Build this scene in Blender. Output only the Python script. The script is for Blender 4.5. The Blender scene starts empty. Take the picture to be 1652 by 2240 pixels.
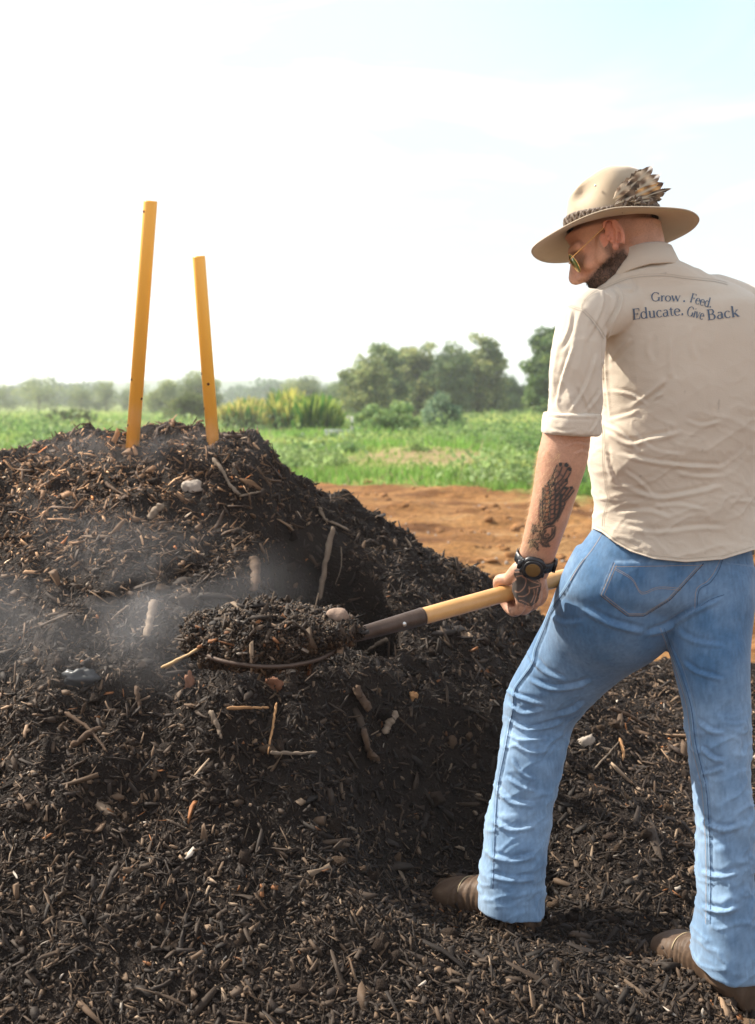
import bpy, math, random
import numpy as np
from mathutils import Vector, Matrix
from mathutils.bvhtree import BVHTree

# ------------------------------------------------------------------ camera, sky, sun, exposure
CH = 1.18                     # camera height above the ground the man stands on
F = 2400.0                    # focal length, in 1652ths of the picture's width
CX, CY = 826.0, 850.0         # where the level view direction meets the picture
sc = bpy.context.scene
col = sc.collection
sc.view_settings.view_transform = 'Standard'
sc.view_settings.look = 'None'
sc.view_settings.gamma = 1.0
sc.view_settings.use_curve_mapping = False
sc.view_settings.exposure = 1.22
sc.cycles.volume_bounces = 3
sc.cycles.volume_step_rate = 1.0
cd = bpy.data.cameras.new('camera')
cam = bpy.data.objects.new('camera', cd)
col.objects.link(cam)
cam.location = (0, 0, CH)
cam.rotation_euler = (math.radians(90), 0, 0)
cd.sensor_fit = 'VERTICAL'
cd.sensor_height = 36
cd.sensor_width = 36
cd.lens = F / 2240 * 36
cd.shift_y = -(1120 - CY) / 2240
cd.clip_start = 0.05
cd.clip_end = 9000
cd.dof.use_dof = True
cd.dof.focus_distance = 2.25
cd.dof.aperture_fstop = 4.6
sc.camera = cam

SUN = Vector((-0.66, 0.30, 0.69)).normalized()
elev = math.asin(SUN.z)
azim = math.atan2(SUN.x, SUN.y)
w = bpy.data.worlds.new('World')
sc.world = w
w.use_nodes = True
nt = w.node_tree
nt.nodes.clear()
def N(nt, kind, **kw):
    n = nt.nodes.new(kind)
    for k, v in kw.items():
        if k.startswith('i_'):
            n.inputs[k[2:].replace('_', ' ')].default_value = v
        else:
            setattr(n, k, v)
    return n
sky = N(nt, 'ShaderNodeTexSky', sky_type='NISHITA', sun_disc=False)
sky.sun_elevation = elev
sky.sun_rotation = azim
sky.dust_density = 2.0
tc = N(nt, 'ShaderNodeTexCoord')
mp = N(nt, 'ShaderNodeMapping')
mp.inputs['Scale'].default_value = (1.1, 1.3, 4.2)
mp.inputs['Location'].default_value = (0.35, 0.0, 0.62)
mp.inputs['Rotation'].default_value = (0.0, 0.28, 0.0)
nz = N(nt, 'ShaderNodeTexNoise', i_Scale=1.5, i_Detail=7.0, i_Roughness=0.52, i_Distortion=0.7)
rp = N(nt, 'ShaderNodeValToRGB')
rp.color_ramp.elements[0].position = 0.30
rp.color_ramp.elements[0].color = (0.62, 0.62, 0.62, 1)
rp.color_ramp.elements[1].position = 0.56
rp.color_ramp.elements[1].color = (1, 1, 1, 1)
# a clearer patch high to the right of the view
sep = N(nt, 'ShaderNodeSeparateXYZ')
hole = N(nt, 'ShaderNodeVectorMath', operation='DISTANCE')
hole.inputs[1].default_value = (0.24, 0.91, 0.345)
hr = N(nt, 'ShaderNodeMapRange', i_From_Min=0.02, i_From_Max=0.20, i_To_Min=0.10, i_To_Max=1.0)
hm = N(nt, 'ShaderNodeMath', operation='MULTIPLY')
mx = N(nt, 'ShaderNodeMix', data_type='RGBA')
nz2 = N(nt, 'ShaderNodeTexNoise', i_Scale=2.6, i_Detail=6.0, i_Roughness=0.55, i_Distortion=0.9)
rp2 = N(nt, 'ShaderNodeValToRGB')
rp2.color_ramp.elements[0].position = 0.46; rp2.color_ramp.elements[0].color = (2.45, 2.58, 2.80, 1)
rp2.color_ramp.elements[1].position = 0.74; rp2.color_ramp.elements[1].color = (5.0, 5.0, 5.05, 1)
nt.links.new(mp.outputs['Vector'], nz2.inputs['Vector']); nt.links.new(nz2.outputs['Fac'], rp2.inputs['Fac']); nt.links.new(rp2.outputs['Color'], mx.inputs['B'])
bg = N(nt, 'ShaderNodeBackground', i_Strength=0.15)
ow = N(nt, 'ShaderNodeOutputWorld')
L = nt.links.new
L(tc.outputs['Generated'], mp.inputs['Vector'])
L(mp.outputs['Vector'], nz.inputs['Vector'])
L(nz.outputs['Fac'], rp.inputs['Fac'])
L(tc.outputs['Generated'], hole.inputs[0])
L(hole.outputs['Value'], hr.inputs['Value'])
L(rp.outputs['Color'], hm.inputs[0])
L(hr.outputs['Result'], hm.inputs[1])
L(hm.outputs[0], mx.inputs['Factor'])
L(sky.outputs['Color'], mx.inputs['A'])
L(mx.outputs['Result'], bg.inputs['Color'])
L(bg.outputs[0], ow.inputs['Surface'])

sd = bpy.data.lights.new('sun', 'SUN')
sd.energy = 4.5
sd.angle = math.radians(0.6)
sd.color = (1.0, 0.92, 0.79)
so = bpy.data.objects.new('sun', sd)
col.objects.link(so)
so.location = (-20, 10, 25)
so.rotation_euler = SUN.to_track_quat('Z', 'Y').to_euler()

# ------------------------------------------------------------------ helpers
rng = np.random.default_rng(7)
random.seed(7)

def P(px, py, Y):
    """A point Y metres ahead of the camera on the sight line px, py."""
    return np.array([(px - CX) / F * Y, Y, CH - (py - CY) / F * Y])

def proj(V):
    y = np.maximum(V[:, 1], 0.05)
    return CX + F * V[:, 0] / y, CY - F * (V[:, 2] - CH) / y

def _h(ix, iy, iz, seed):
    n = (ix.astype(np.uint32) * np.uint32(374761393) + iy.astype(np.uint32) * np.uint32(668265263)
         + iz.astype(np.uint32) * np.uint32(2246822519) + np.uint32(seed * 3266489917 & 0xffffffff))
    n = (n ^ (n >> np.uint32(13))) * np.uint32(1274126177)
    n = n ^ (n >> np.uint32(16))
    return (n & np.uint32(0xffffff)).astype(np.float64) / float(0xffffff)

def noise(p, seed=0):
    """value noise -1..1 at N x 3 points"""
    q = p + 1000.0
    i = np.floor(q).astype(np.int64)
    f = q - i
    f = f * f * f * (f * (f * 6 - 15) + 10)
    out = 0
    for dx in (0, 1):
        wx = f[:, 0] if dx else 1 - f[:, 0]
        for dy in (0, 1):
            wy = f[:, 1] if dy else 1 - f[:, 1]
            for dz in (0, 1):
                wz = f[:, 2] if dz else 1 - f[:, 2]
                out = out + wx * wy * wz * _h(i[:, 0] + dx, i[:, 1] + dy, i[:, 2] + dz, seed)
    return out * 2 - 1

def fbm(p, octv=4, seed=0, gain=0.5):
    a, s, o = 1.0, 0.0, 0.0
    for k in range(octv):
        o = o + a * noise(p * (2.0 ** k), seed + k * 17)
        s += a
        a *= gain
    return o / s

def smooth(x, a, b):
    t = np.clip((x - a) / (b - a), 0, 1)
    return t * t * (3 - 2 * t)

def mesh(name, V, Q=None, T=None, shade=True, attr=None, quadmat=None):
    """mesh datablock from arrays of verts, quads and tris"""
    V = np.asarray(V, dtype=np.float32)
    Q = np.zeros((0, 4), np.int32) if Q is None else np.asarray(Q, np.int32).reshape(-1, 4)
    T = np.zeros((0, 3), np.int32) if T is None else np.asarray(T, np.int32).reshape(-1, 3)
    me = bpy.data.meshes.new(name)
    me.vertices.add(len(V))
    me.vertices.foreach_set('co', V.ravel())
    nl = Q.size + T.size
    me.loops.add(nl)
    me.loops.foreach_set('vertex_index', np.concatenate([Q.ravel(), T.ravel()]).astype(np.int32))
    npoly = len(Q) + len(T)
    me.polygons.add(npoly)
    st = np.concatenate([np.arange(len(Q)) * 4, Q.size + np.arange(len(T)) * 3]).astype(np.int32)
    me.polygons.foreach_set('loop_start', st)
    if quadmat is not None:
        me.polygons.foreach_set('material_index', np.asarray(quadmat, np.int32))
    me.update(calc_edges=True)
    me.validate()
    if shade:
        me.polygons.foreach_set('use_smooth', np.ones(len(me.polygons), bool))
    if attr is not None:
        for an, av in attr.items():
            av = np.asarray(av, np.float32)
            if av.ndim == 1:
                a = me.attributes.new(an, 'FLOAT', 'POINT')
                a.data.foreach_set('value', av)
            else:
                if av.shape[1] == 3:
                    av = np.concatenate([av, np.ones((len(av), 1), np.float32)], 1)
                a = me.attributes.new(an, 'FLOAT_COLOR', 'POINT')
                a.data.foreach_set('color', av.ravel())
    return me

def link(name, me, mats=None, parent=None, loc=None, **props):
    o = bpy.data.objects.new(name, me)
    col.objects.link(o)
    if mats is not None:
        for m in (mats if isinstance(mats, (list, tuple)) else [mats]):
            me.materials.append(m)
    if parent is not None:
        o.parent = parent
    if loc is not None:
        o.location = loc
    for k, v in props.items():
        o[k] = v
    return o

def empty(name, loc, **props):
    o = bpy.data.objects.new(name, None)
    col.objects.link(o)
    o.location = loc
    o.empty_display_size = 0.1
    for k, v in props.items():
        o[k] = v
    return o

class MB:
    """collects closed pieces; vertices in world coordinates"""
    def __init__(s):
        s.v, s.q, s.t, s.n = [], [], [], 0
    def add(s, V, Q=None, T=None):
        V = np.asarray(V, float)
        s.v.append(V)
        if Q is not None and len(Q):
            s.q.append(np.asarray(Q) + s.n)
        if T is not None and len(T):
            s.t.append(np.asarray(T) + s.n)
        s.n += len(V)
        return s
    def arr(s):
        V = np.concatenate(s.v)
        Q = np.concatenate(s.q) if s.q else np.zeros((0, 4), int)
        T = np.concatenate(s.t) if s.t else np.zeros((0, 3), int)
        return V, Q, T
    def build(s, name, mats, parent=None, shade=True, origin=None, **props):
        V, Q, T = s.arr()
        if origin is None and parent is not None:
            origin = np.array(parent.matrix_basis.translation) if parent.parent is None else np.array(parent.parent.location) + np.array(parent.location)
        off = np.zeros(3) if origin is None else np.asarray(origin, float)
        me = mesh(name, V - off, Q, T, shade)
        o = link(name, me, mats, parent, None, **props)
        if parent is None:
            o.location = off
        return o

def catmull(A, n):
    """A: K x D control rows -> smooth resample, n steps per span"""
    A = np.asarray(A, float)
    K = len(A)
    out = []
    for i in range(K - 1):
        p0 = A[max(i - 1, 0)]; p1 = A[i]; p2 = A[i + 1]; p3 = A[min(i + 2, K - 1)]
        for k in range(n):
            t = k / n
            out.append(0.5 * ((2 * p1) + (-p0 + p2) * t + (2 * p0 - 5 * p1 + 4 * p2 - p3) * t * t
                              + (-p0 + 3 * p1 - 3 * p2 + p3) * t ** 3))
    out.append(A[-1])
    return np.array(out)

def tube_rings(C, A, B, seg=32, power=2.0, cap=True):
    """rings: centre C, half axes A and B (each K x 3); superellipse section"""
    K = len(C)
    th = np.arange(seg) / seg * 2 * math.pi
    c, s = np.cos(th), np.sin(th)
    e = 2.0 / power
    c = np.sign(c) * np.abs(c) ** e
    s = np.sign(s) * np.abs(s) ** e
    V = C[:, None, :] + A[:, None, :] * c[None, :, None] + B[:, None, :] * s[None, :, None]
    V = V.reshape(-1, 3)
    i = np.arange(K - 1)[:, None] * seg
    j = np.arange(seg)[None, :]
    jn = (j + 1) % seg
    Q = np.stack([i + j, i + jn, i + seg + jn, i + seg + j], -1).reshape(-1, 4)
    T = []
    if cap:
        V = np.concatenate([V, C[:1], C[-1:]])
        a, b = K * seg, K * seg + 1
        for k in range(seg):
            kn = (k + 1) % seg
            T.append((a, kn, k))
            T.append((b, (K - 1) * seg + k, (K - 1) * seg + kn))
    return V, Q, np.array(T, int).reshape(-1, 3)

def sections(S, n=5):
    """S rows: left x,y, right x,y, depth Y, half thickness -> rings seen edge to edge at those sight lines"""
    S = catmull(S, n)
    Lp = np.array([P(r[0], r[1], r[4]) for r in S])
    Rp = np.array([P(r[2], r[3], r[4]) for r in S])
    C = (Lp + Rp) / 2
    A = (Rp - Lp) / 2
    tan = np.gradient(C, axis=0)
    Bn = np.cross(A, tan)
    Bn /= np.linalg.norm(Bn, axis=1)[:, None] + 1e-9
    Bn[Bn[:, 1] < 0] *= -1
    return C, A, Bn * S[:, 5:6]

def sweep(pts, rad, seg=12, power=2.0, flat=1.0, up=None, n=1):
    """tube along a 3-D polyline with per-point radius"""
    pts = np.asarray(pts, float)
    rad = np.broadcast_to(np.asarray(rad, float).reshape(-1), (len(pts),)) if np.ndim(rad) == 0 or len(np.atleast_1d(rad)) == 1 else np.asarray(rad, float)
    R = np.concatenate([pts, rad[:, None]], 1)
    if n > 1:
        R = catmull(R, n)
    C = R[:, :3]; r = R[:, 3]
    t = np.gradient(C, axis=0)
    t /= np.linalg.norm(t, axis=1)[:, None] + 1e-12
    u = np.array([0., 0., 1.]) if up is None else np.asarray(up, float)
    if abs(t[0] @ u) > 0.95:
        u = np.array([1., 0.1, 0.])
    A = np.zeros_like(C); B = np.zeros_like(C)
    a = u
    for i in range(len(C)):
        a = a - (a @ t[i]) * t[i]
        a /= np.linalg.norm(a) + 1e-12
        A[i] = a
        B[i] = np.cross(t[i], a)
    return tube_rings(C, A * r[:, None] * flat, B * r[:, None], seg, power)

def capsule(p0, r0, p1, r1, seg=16, nr=6):
    """a tapered limb piece with round ends"""
    p0 = np.asarray(p0, float); p1 = np.asarray(p1, float)
    d = np.linalg.norm(p1 - p0) + 1e-9
    t = (p1 - p0) / d
    a0 = np.linspace(-math.pi / 2, 0, nr + 1)
    zs = [r0 * math.sin(a) for a in a0] + [d + r1 * math.sin(-a) for a in a0[::-1]]
    rs = [r0 * math.cos(a) for a in a0] + [r1 * math.cos(a) for a in a0[::-1]]
    C = np.array([p0 + t * z for z in zs])
    u = np.array([0, 0, 1.]) if abs(t[2]) < 0.9 else np.array([1., 0, 0])
    A = np.cross(t, u); A /= np.linalg.norm(A)
    B = np.cross(t, A)
    r = np.maximum(np.array(rs), 1e-5)[:, None]
    return tube_rings(C, A[None] * r, B[None] * r, seg)

def ellipsoid(c, r, M=None, seg=24, nr=14):
    a = np.linspace(-math.pi / 2, math.pi / 2, nr + 1)
    C = np.stack([0 * a, 0 * a, np.sin(a)], 1)
    k = np.maximum(np.cos(a), 1e-4)[:, None]
    V, Q, T = tube_rings(C, np.array([[1., 0, 0]]) * k, np.array([[0, 1., 0]]) * k, seg)
    V = V * np.asarray(r)
    if M is not None:
        V = V @ np.asarray(M).T
    return V + np.asarray(c), Q, T

def box(c, s, M=None):
    x = np.array([[i, j, k] for i in (-1, 1) for j in (-1, 1) for k in (-1, 1)], float) * np.asarray(s) / 2
    if M is not None:
        x = x @ np.asarray(M).T
    return x + np.asarray(c), np.array([[0, 1, 3, 2], [4, 6, 7, 5], [0, 4, 5, 1], [2, 3, 7, 6], [0, 2, 6, 4], [1, 5, 7, 3]]), None

def remesh(V, Q, T, voxel, smooth_it=3, fac=0.5):
    me = mesh('tmp', V, Q, T)
    o = bpy.data.objects.new('tmp', me)
    col.objects.link(o)
    m = o.modifiers.new('r', 'REMESH')
    m.mode = 'VOXEL'; m.voxel_size = voxel; m.adaptivity = 0
    if smooth_it:
        s = o.modifiers.new('s', 'SMOOTH'); s.iterations = smooth_it; s.factor = fac
    dg = bpy.context.evaluated_depsgraph_get()
    ev = o.evaluated_get(dg)
    m2 = bpy.data.meshes.new_from_object(ev)
    V2 = np.empty(len(m2.vertices) * 3); m2.vertices.foreach_get('co', V2); V2 = V2.reshape(-1, 3)
    m2.calc_loop_triangles()
    lt = np.empty(len(m2.polygons), np.int32); m2.polygons.foreach_get('loop_total', lt)
    li = np.empty(len(m2.loops), np.int32); m2.loops.foreach_get('vertex_index', li)
    ls = np.empty(len(m2.polygons), np.int32); m2.polygons.foreach_get('loop_start', ls)
    q = lt == 4
    Q2 = li[ls[q][:, None] + np.arange(4)]
    t = lt == 3
    T2 = li[ls[t][:, None] + np.arange(3)]
    bpy.data.objects.remove(o); bpy.data.meshes.remove(me); bpy.data.meshes.remove(m2)
    return V2, Q2, T2

def vnorm(V, Q):
    a = V[Q[:, 2]] - V[Q[:, 0]]; b = V[Q[:, 3]] - V[Q[:, 1]]
    n = np.cross(a, b)
    out = np.zeros_like(V)
    for k in range(4):
        for c in range(3):
            out[:, c] += np.bincount(Q[:, k], n[:, c], len(V))
    return out / (np.linalg.norm(out, axis=1)[:, None] + 1e-12)

def relax(V, Q, wgt, it=10):
    """laplacian smoothing where wgt > 0"""
    a = np.concatenate([Q[:, k] for k in range(4)] + [Q[:, (k + 1) % 4] for k in range(4)])
    b = np.concatenate([Q[:, (k + 1) % 4] for k in range(4)] + [Q[:, k] for k in range(4)])
    m = (wgt[a] > 0); a, b = a[m], b[m]
    cnt = np.maximum(np.bincount(a, minlength=len(V)), 1)
    for _ in range(it):
        av = np.stack([np.bincount(a, V[b, c], len(V)) for c in range(3)], 1) / cnt[:, None]
        V = V + (av - V) * (wgt * 0.6)[:, None] * (cnt > 1)[:, None]
    return V

def dist_poly(x, y, poly, sides=False):
    """distance of points to a polyline in the plane (and the signed side, and position 0..1 along it)"""
    best = np.full(len(x), 1e9); sgn = np.zeros(len(x)); pos = np.zeros(len(x))
    poly = np.asarray(poly, float)
    n = len(poly) - 1
    for i in range(n):
        ax, ay = poly[i]; bx, by = poly[i + 1]
        dx, dy = bx - ax, by - ay
        l2 = dx * dx + dy * dy + 1e-9
        t = np.clip(((x - ax) * dx + (y - ay) * dy) / l2, 0, 1)
        d = np.hypot(x - ax - t * dx, y - ay - t * dy)
        m = d < best
        best[m] = d[m]
        sgn[m] = np.sign((x - ax) * dy - (y - ay) * dx)[m]
        pos[m] = (i + t[m]) / n
    return (best, sgn, pos) if sides else best

def in_poly(x, y, poly):
    r = np.zeros(len(x), bool)
    n = len(poly)
    for i in range(n):
        x0, y0 = poly[i]; x1, y1 = poly[(i + 1) % n]
        c = ((y0 > y) != (y1 > y)) & (x < (x1 - x0) * (y - y0) / (y1 - y0 + 1e-12) + x0)
        r ^= c
    return r

def folds(V, Nn, strokes, ylim=None):
    """cloth folds: ridges and the hollow beside them, along strokes drawn over the cloth"""
    px, py = proj(V)
    face = np.clip(-Nn[:, 1] * 3 + 0.5, 0, 1)
    d = np.zeros(len(V))
    for st in strokes:
        poly, wd, amp = st
        poly = catmull(np.asarray(poly, float), 5)
        x0, y0 = poly.min(0) - 4 * wd; x1, y1 = poly.max(0) + 4 * wd
        m = np.where((px > x0) & (px < x1) & (py > y0) & (py < y1) & (face > 0))[0]
        if not len(m):
            continue
        dd, sg, ps = dist_poly(px[m], py[m], poly, True)
        env = np.clip(np.sin(math.pi * np.clip(ps, 0.0, 1.0)) * 1.6, 0, 1)
        s = dd * sg
        prof = np.exp(-(s / wd) ** 2) - 0.75 * np.exp(-((s - 1.7 * wd) / wd) ** 2)
        d[m] += amp * env * prof * face[m]
    return V + Nn * d[:, None]

def bvh(V, Q):
    return BVHTree.FromPolygons([tuple(v) for v in V.tolist()], Q.tolist())

def cast(tree, px, py):
    d = Vector(((px - CX) / F, 1.0, -(py - CY) / F)).normalized()
    h, n, _, dist = tree.ray_cast(Vector((0, 0, CH)), d)
    if h is None:
        return None, None
    return np.array(h), np.array(n)

def ribbon(tree, poly, wpx, lift=0.0012, step=4.0, base=2.2):
    """flat strip of cloth, thread or ink lying on a surface along a drawn line. wpx: number or one per point (picture widths)."""
    poly = np.asarray(poly, float)
    wv = np.full(len(poly), float(wpx)) if np.ndim(wpx) == 0 else np.asarray(wpx, float)
    seg = np.hypot(*np.diff(poly, axis=0).T)
    cum = np.concatenate([[0], np.cumsum(seg)])
    n = max(2, int(cum[-1] / step) + 1)
    t = np.linspace(0, cum[-1], n)
    x = np.interp(t, cum, poly[:, 0]); y = np.interp(t, cum, poly[:, 1]); wd = np.interp(t, cum, wv)
    tx = np.gradient(x); ty = np.gradient(y)
    l = np.hypot(tx, ty) + 1e-9
    nx, ny = -ty / l, tx / l
    V, Q = [], []
    prev = None
    for i in range(n):
        a, na = cast(tree, x[i] + nx[i] * wd[i] / 2, y[i] + ny[i] * wd[i] / 2)
        b, nb = cast(tree, x[i] - nx[i] * wd[i] / 2, y[i] - ny[i] * wd[i] / 2)
        if a is None or b is None or abs(a[1] - b[1]) > 0.02:
            prev = None
            continue
        k = len(V)
        V += [a + na * lift, b + nb * lift]
        if prev is not None and abs(V[k][1] - V[prev][1]) < 0.03:
            Q.append((prev, prev + 1, k + 1, k))
        prev = k
    return np.array(V).reshape(-1, 3), np.array(Q, int).reshape(-1, 4)

# ------------------------------------------------------------------ materials
def mat(name, color=None, rough=0.7, attr=None, spec=0.3, metal=0.0, noise_scale=None, noise_mix=0.25,
        bump=0.0, bump_scale=200.0, bump_dist=0.002, trans=0.0, sheen=0.0, sss=0.0, coat=0.0, dark=(0, 0, 0), bump_detail=3.0, stretch=None, transl=0.0):
    m = bpy.data.materials.new(name)
    m.use_nodes = True
    nt = m.node_tree
    b = nt.nodes['Principled BSDF']
    b.inputs['Roughness'].default_value = rough
    b.inputs['Metallic'].default_value = metal
    b.inputs['Specular IOR Level'].default_value = spec
    b.inputs['Sheen Weight'].default_value = sheen
    b.inputs['Coat Weight'].default_value = coat
    if trans:
        b.inputs['Transmission Weight'].default_value = trans
    if sss:
        b.inputs['Subsurface Weight'].default_value = sss
        b.inputs['Subsurface Radius'].default_value = (0.012, 0.005, 0.003)
        b.inputs['Subsurface Scale'].default_value = 0.6
    L = nt.links.new
    tc = nt.nodes.new('ShaderNodeTexCoord')
    vec = tc.outputs['Object']
    if stretch:
        mp = nt.nodes.new('ShaderNodeMapping')
        mp.inputs['Scale'].default_value = stretch
        L(vec, mp.inputs['Vector'])
        vec = mp.outputs['Vector']
    src = None
    if attr:
        a = nt.nodes.new('ShaderNodeAttribute')
        a.attribute_name = attr
        src = a.outputs['Color']
    if noise_scale:
        n = nt.nodes.new('ShaderNodeTexNoise')
        n.inputs['Scale'].default_value = noise_scale
        n.inputs['Detail'].default_value = 6
        n.inputs['Roughness'].default_value = 0.65
        L(vec, n.inputs['Vector'])
        r = nt.nodes.new('ShaderNodeMapRange')
        r.inputs['From Min'].default_value = 0.3; r.inputs['From Max'].default_value = 0.7
        r.inputs['To Min'].default_value = 0.0; r.inputs['To Max'].default_value = noise_mix
        L(n.outputs['Fac'], r.inputs['Value'])
        mx = nt.nodes.new('ShaderNodeMix'); mx.data_type = 'RGBA'
        if src:
            L(src, mx.inputs['A'])
        else:
            mx.inputs['A'].default_value = (*color, 1)
        mx.inputs['B'].default_value = (*dark, 1)
        L(r.outputs['Result'], mx.inputs['Factor'])
        src = mx.outputs['Result']
    if src:
        L(src, b.inputs['Base Color'])
    elif color is not None:
        b.inputs['Base Color'].default_value = (*color, 1)
    if bump:
        n = nt.nodes.new('ShaderNodeTexNoise')
        n.inputs['Scale'].default_value = bump_scale
        n.inputs['Detail'].default_value = bump_detail
        L(vec, n.inputs['Vector'])
        bp = nt.nodes.new('ShaderNodeBump')
        bp.inputs['Strength'].default_value = bump
        bp.inputs['Distance'].default_value = bump_dist
        L(n.outputs['Fac'], bp.inputs['Height'])
        L(bp.outputs['Normal'], b.inputs['Normal'])
    if transl:
        tr = nt.nodes.new('ShaderNodeBsdfTranslucent')
        if src:
            L(src, tr.inputs['Color'])
        else:
            tr.inputs['Color'].default_value = (*color, 1)
        ms = nt.nodes.new('ShaderNodeMixShader')
        ms.inputs[0].default_value = transl
        L(b.outputs[0], ms.inputs[1]); L(tr.outputs[0], ms.inputs[2])
        L(ms.outputs[0], nt.nodes['Material Output'].inputs['Surface'])
    return m
# ------------------------------------------------------------------ ground, hills, haze
def zg(x, y):
    """height of the wide terrain"""
    z = -0.012 * np.maximum(y - 14, 0) * (1 - smooth(y, 120, 400)) - 1.3 * smooth(y, 120, 400)
    z = z + 0.40 * smooth(x, 0, 18) * smooth(y, 25, 60)
    z = z + 0.17 * np.exp(-((x - 0.75) / 1.35) ** 2 - ((y - 18.3) / 1.5) ** 2)
    # low bank where the grass starts
    e = y + 0.8 * x
    z = z + 0.10 * smooth(e, 13.2, 16.5) * (1 - smooth(y, 40, 90))
    return z

def ground_detail(x, y):
    p = np.stack([x * 0.9, y * 0.9, 0 * x], 1)
    z = 0.035 * fbm(p, 3, 5) * (1 - smooth(y, 60, 90))
    near = smooth(y, 3.6, 5.0) * (1 - smooth(y, 13, 16))
    # wheel ruts running across the view
    rut = np.sin((y + 0.35 * x + 0.25 * noise(np.stack([x * 0.5, y * 0.5, 0 * x + 4], 1), 9)) * 3.1)
    z = z + near * (0.045 * np.maximum(rut, -0.3) + 0.075 * np.maximum(0, fbm(np.stack([x * 3, y * 3, 0 * x], 1), 3, 12)))
    return z

ys = np.concatenate([np.linspace(-14, 1.0, 12), np.linspace(1.2, 5.0, 30), np.linspace(5.05, 15, 240),
                     15 * (160 / 15) ** np.linspace(0.01, 1, 90), 165 * (7000 / 165) ** np.linspace(0, 1, 20)])
us = np.linspace(-1, 1, 301)
us = np.sign(us) * (0.25 * np.abs(us) + 0.75 * np.abs(us) ** 3)
W = 24 + np.maximum(ys, 0) * 1.2
GX = us[None, :] * W[:, None]
GY = np.repeat(ys[:, None], len(us), 1)
gx, gy = GX.ravel(), GY.ravel()
gz = zg(gx, gy) + ground_detail(gx, gy)
def grid_quads(r, c):
    i = np.arange(r - 1)[:, None] * c; j = np.arange(c - 1)[None, :]
    return np.stack([i + j, i + j + 1, i + c + j + 1, i + c + j], -1).reshape(-1, 4)

mg = bpy.data.materials.new('ground')
mg.use_nodes = True
nt = mg.node_tree
b = nt.nodes['Principled BSDF']
b.inputs['Roughness'].default_value = 0.9
b.inputs['Specular IOR Level'].default_value = 0.15
L = nt.links.new
tc = nt.nodes.new('ShaderNodeTexCoord')
sp = nt.nodes.new('ShaderNodeSeparateXYZ'); L(tc.outputs['Object'], sp.inputs[0])
def noise_n(scale, detail=5, rough=0.6, vec=None):
    n = nt.nodes.new('ShaderNodeTexNoise')
    n.inputs['Scale'].default_value = scale; n.inputs['Detail'].default_value = detail; n.inputs['Roughness'].default_value = rough
    L(vec or tc.outputs['Object'], n.inputs['Vector'])
    return n.outputs['Fac']
def ramp(fac, stops):
    r = nt.nodes.new('ShaderNodeValToRGB')
    while len(r.color_ramp.elements) < len(stops):
        r.color_ramp.elements.new(0.5)
    for e, (p, c) in zip(r.color_ramp.elements, stops):
        e.position = p; e.color = (*c, 1)
    L(fac, r.inputs['Fac'])
    return r.outputs['Color']
def mth(op, a, b_=None):
    m = nt.nodes.new('ShaderNodeMath'); m.operation = op
    for i, v in enumerate((a, b_)):
        if v is None: continue
        if isinstance(v, (int, float)): m.inputs[i].default_value = v
        else: L(v, m.inputs[i])
    return m.outputs[0]
def mixc(f, a, b_):
    m = nt.nodes.new('ShaderNodeMix'); m.data_type = 'RGBA'
    L(f, m.inputs['Factor']); L(a, m.inputs['A']); L(b_, m.inputs['B'])
    return m.outputs['Result']
mpg = nt.nodes.new('ShaderNodeMapping'); mpg.inputs['Scale'].default_value = (0.45, 1.6, 1); L(tc.outputs['Object'], mpg.inputs['Vector'])
dirt = ramp(noise_n(1.1, 8, 0.68, mpg.outputs['Vector']), [(0.34, (0.085, 0.036, 0.013)), (0.46, (0.22, 0.100, 0.034)), (0.56, (0.37, 0.195, 0.072)), (0.70, (0.47, 0.30, 0.15))])
fine = ramp(noise_n(22, 6, 0.7), [(0.35, (0.55, 0.55, 0.55)), (0.65, (1.1, 1.05, 1.0))])
mm = nt.nodes.new('ShaderNodeMix'); mm.data_type = 'RGBA'; mm.blend_type = 'MULTIPLY'; mm.inputs['Factor'].default_value = 1
L(dirt, mm.inputs['A']); L(fine, mm.inputs['B'])
grassc = ramp(noise_n(0.5, 6, 0.65), [(0.3, (0.11, 0.17, 0.035)), (0.5, (0.24, 0.31, 0.075)), (0.7, (0.40, 0.44, 0.16))])
edge = mth('ADD', sp.outputs['Y'], mth('MULTIPLY', sp.outputs['X'], 0.8))
edge = mth('ADD', edge, mth('MULTIPLY', mth('SUBTRACT', noise_n(0.8, 6, 0.7), 0.5), 4.5))
mr = nt.nodes.new('ShaderNodeMapRange'); mr.inputs['From Min'].default_value = 12.9; mr.inputs['From Max'].default_value = 13.8
L(edge, mr.inputs['Value'])
# bare patch of tan earth inside the grass
vd = nt.nodes.new('ShaderNodeVectorMath'); vd.operation = 'DISTANCE'; vd.inputs[1].default_value = (0.85, 17.0, 0)
mpp = nt.nodes.new('ShaderNodeMapping'); mpp.inputs['Scale'].default_value = (1.2, 1, 0); L(tc.outputs['Object'], mpp.inputs['Vector'])
L(mpp.outputs['Vector'], vd.inputs[0])
patch = mth('ADD', vd.outputs['Value'], mth('MULTIPLY', noise_n(1.6, 5, 0.7), 2.4))
pr = nt.nodes.new('ShaderNodeMapRange'); pr.inputs['From Min'].default_value = 2.1; pr.inputs['From Max'].default_value = 3.0
L(patch, pr.inputs['Value'])
tan_ = ramp(noise_n(3, 5), [(0.35, (0.20, 0.19, 0.07)), (0.5, (0.32, 0.24, 0.12)), (0.7, (0.40, 0.30, 0.18))])
gmix = mixc(pr.outputs['Result'], tan_, grassc)
L(mixc(mr.outputs['Result'], mm.outputs['Result'], gmix), b.inputs['Base Color'])
bp = nt.nodes.new('ShaderNodeBump'); bp.inputs['Strength'].default_value = 1.0; bp.inputs['Distance'].default_value = 0.07
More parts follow.
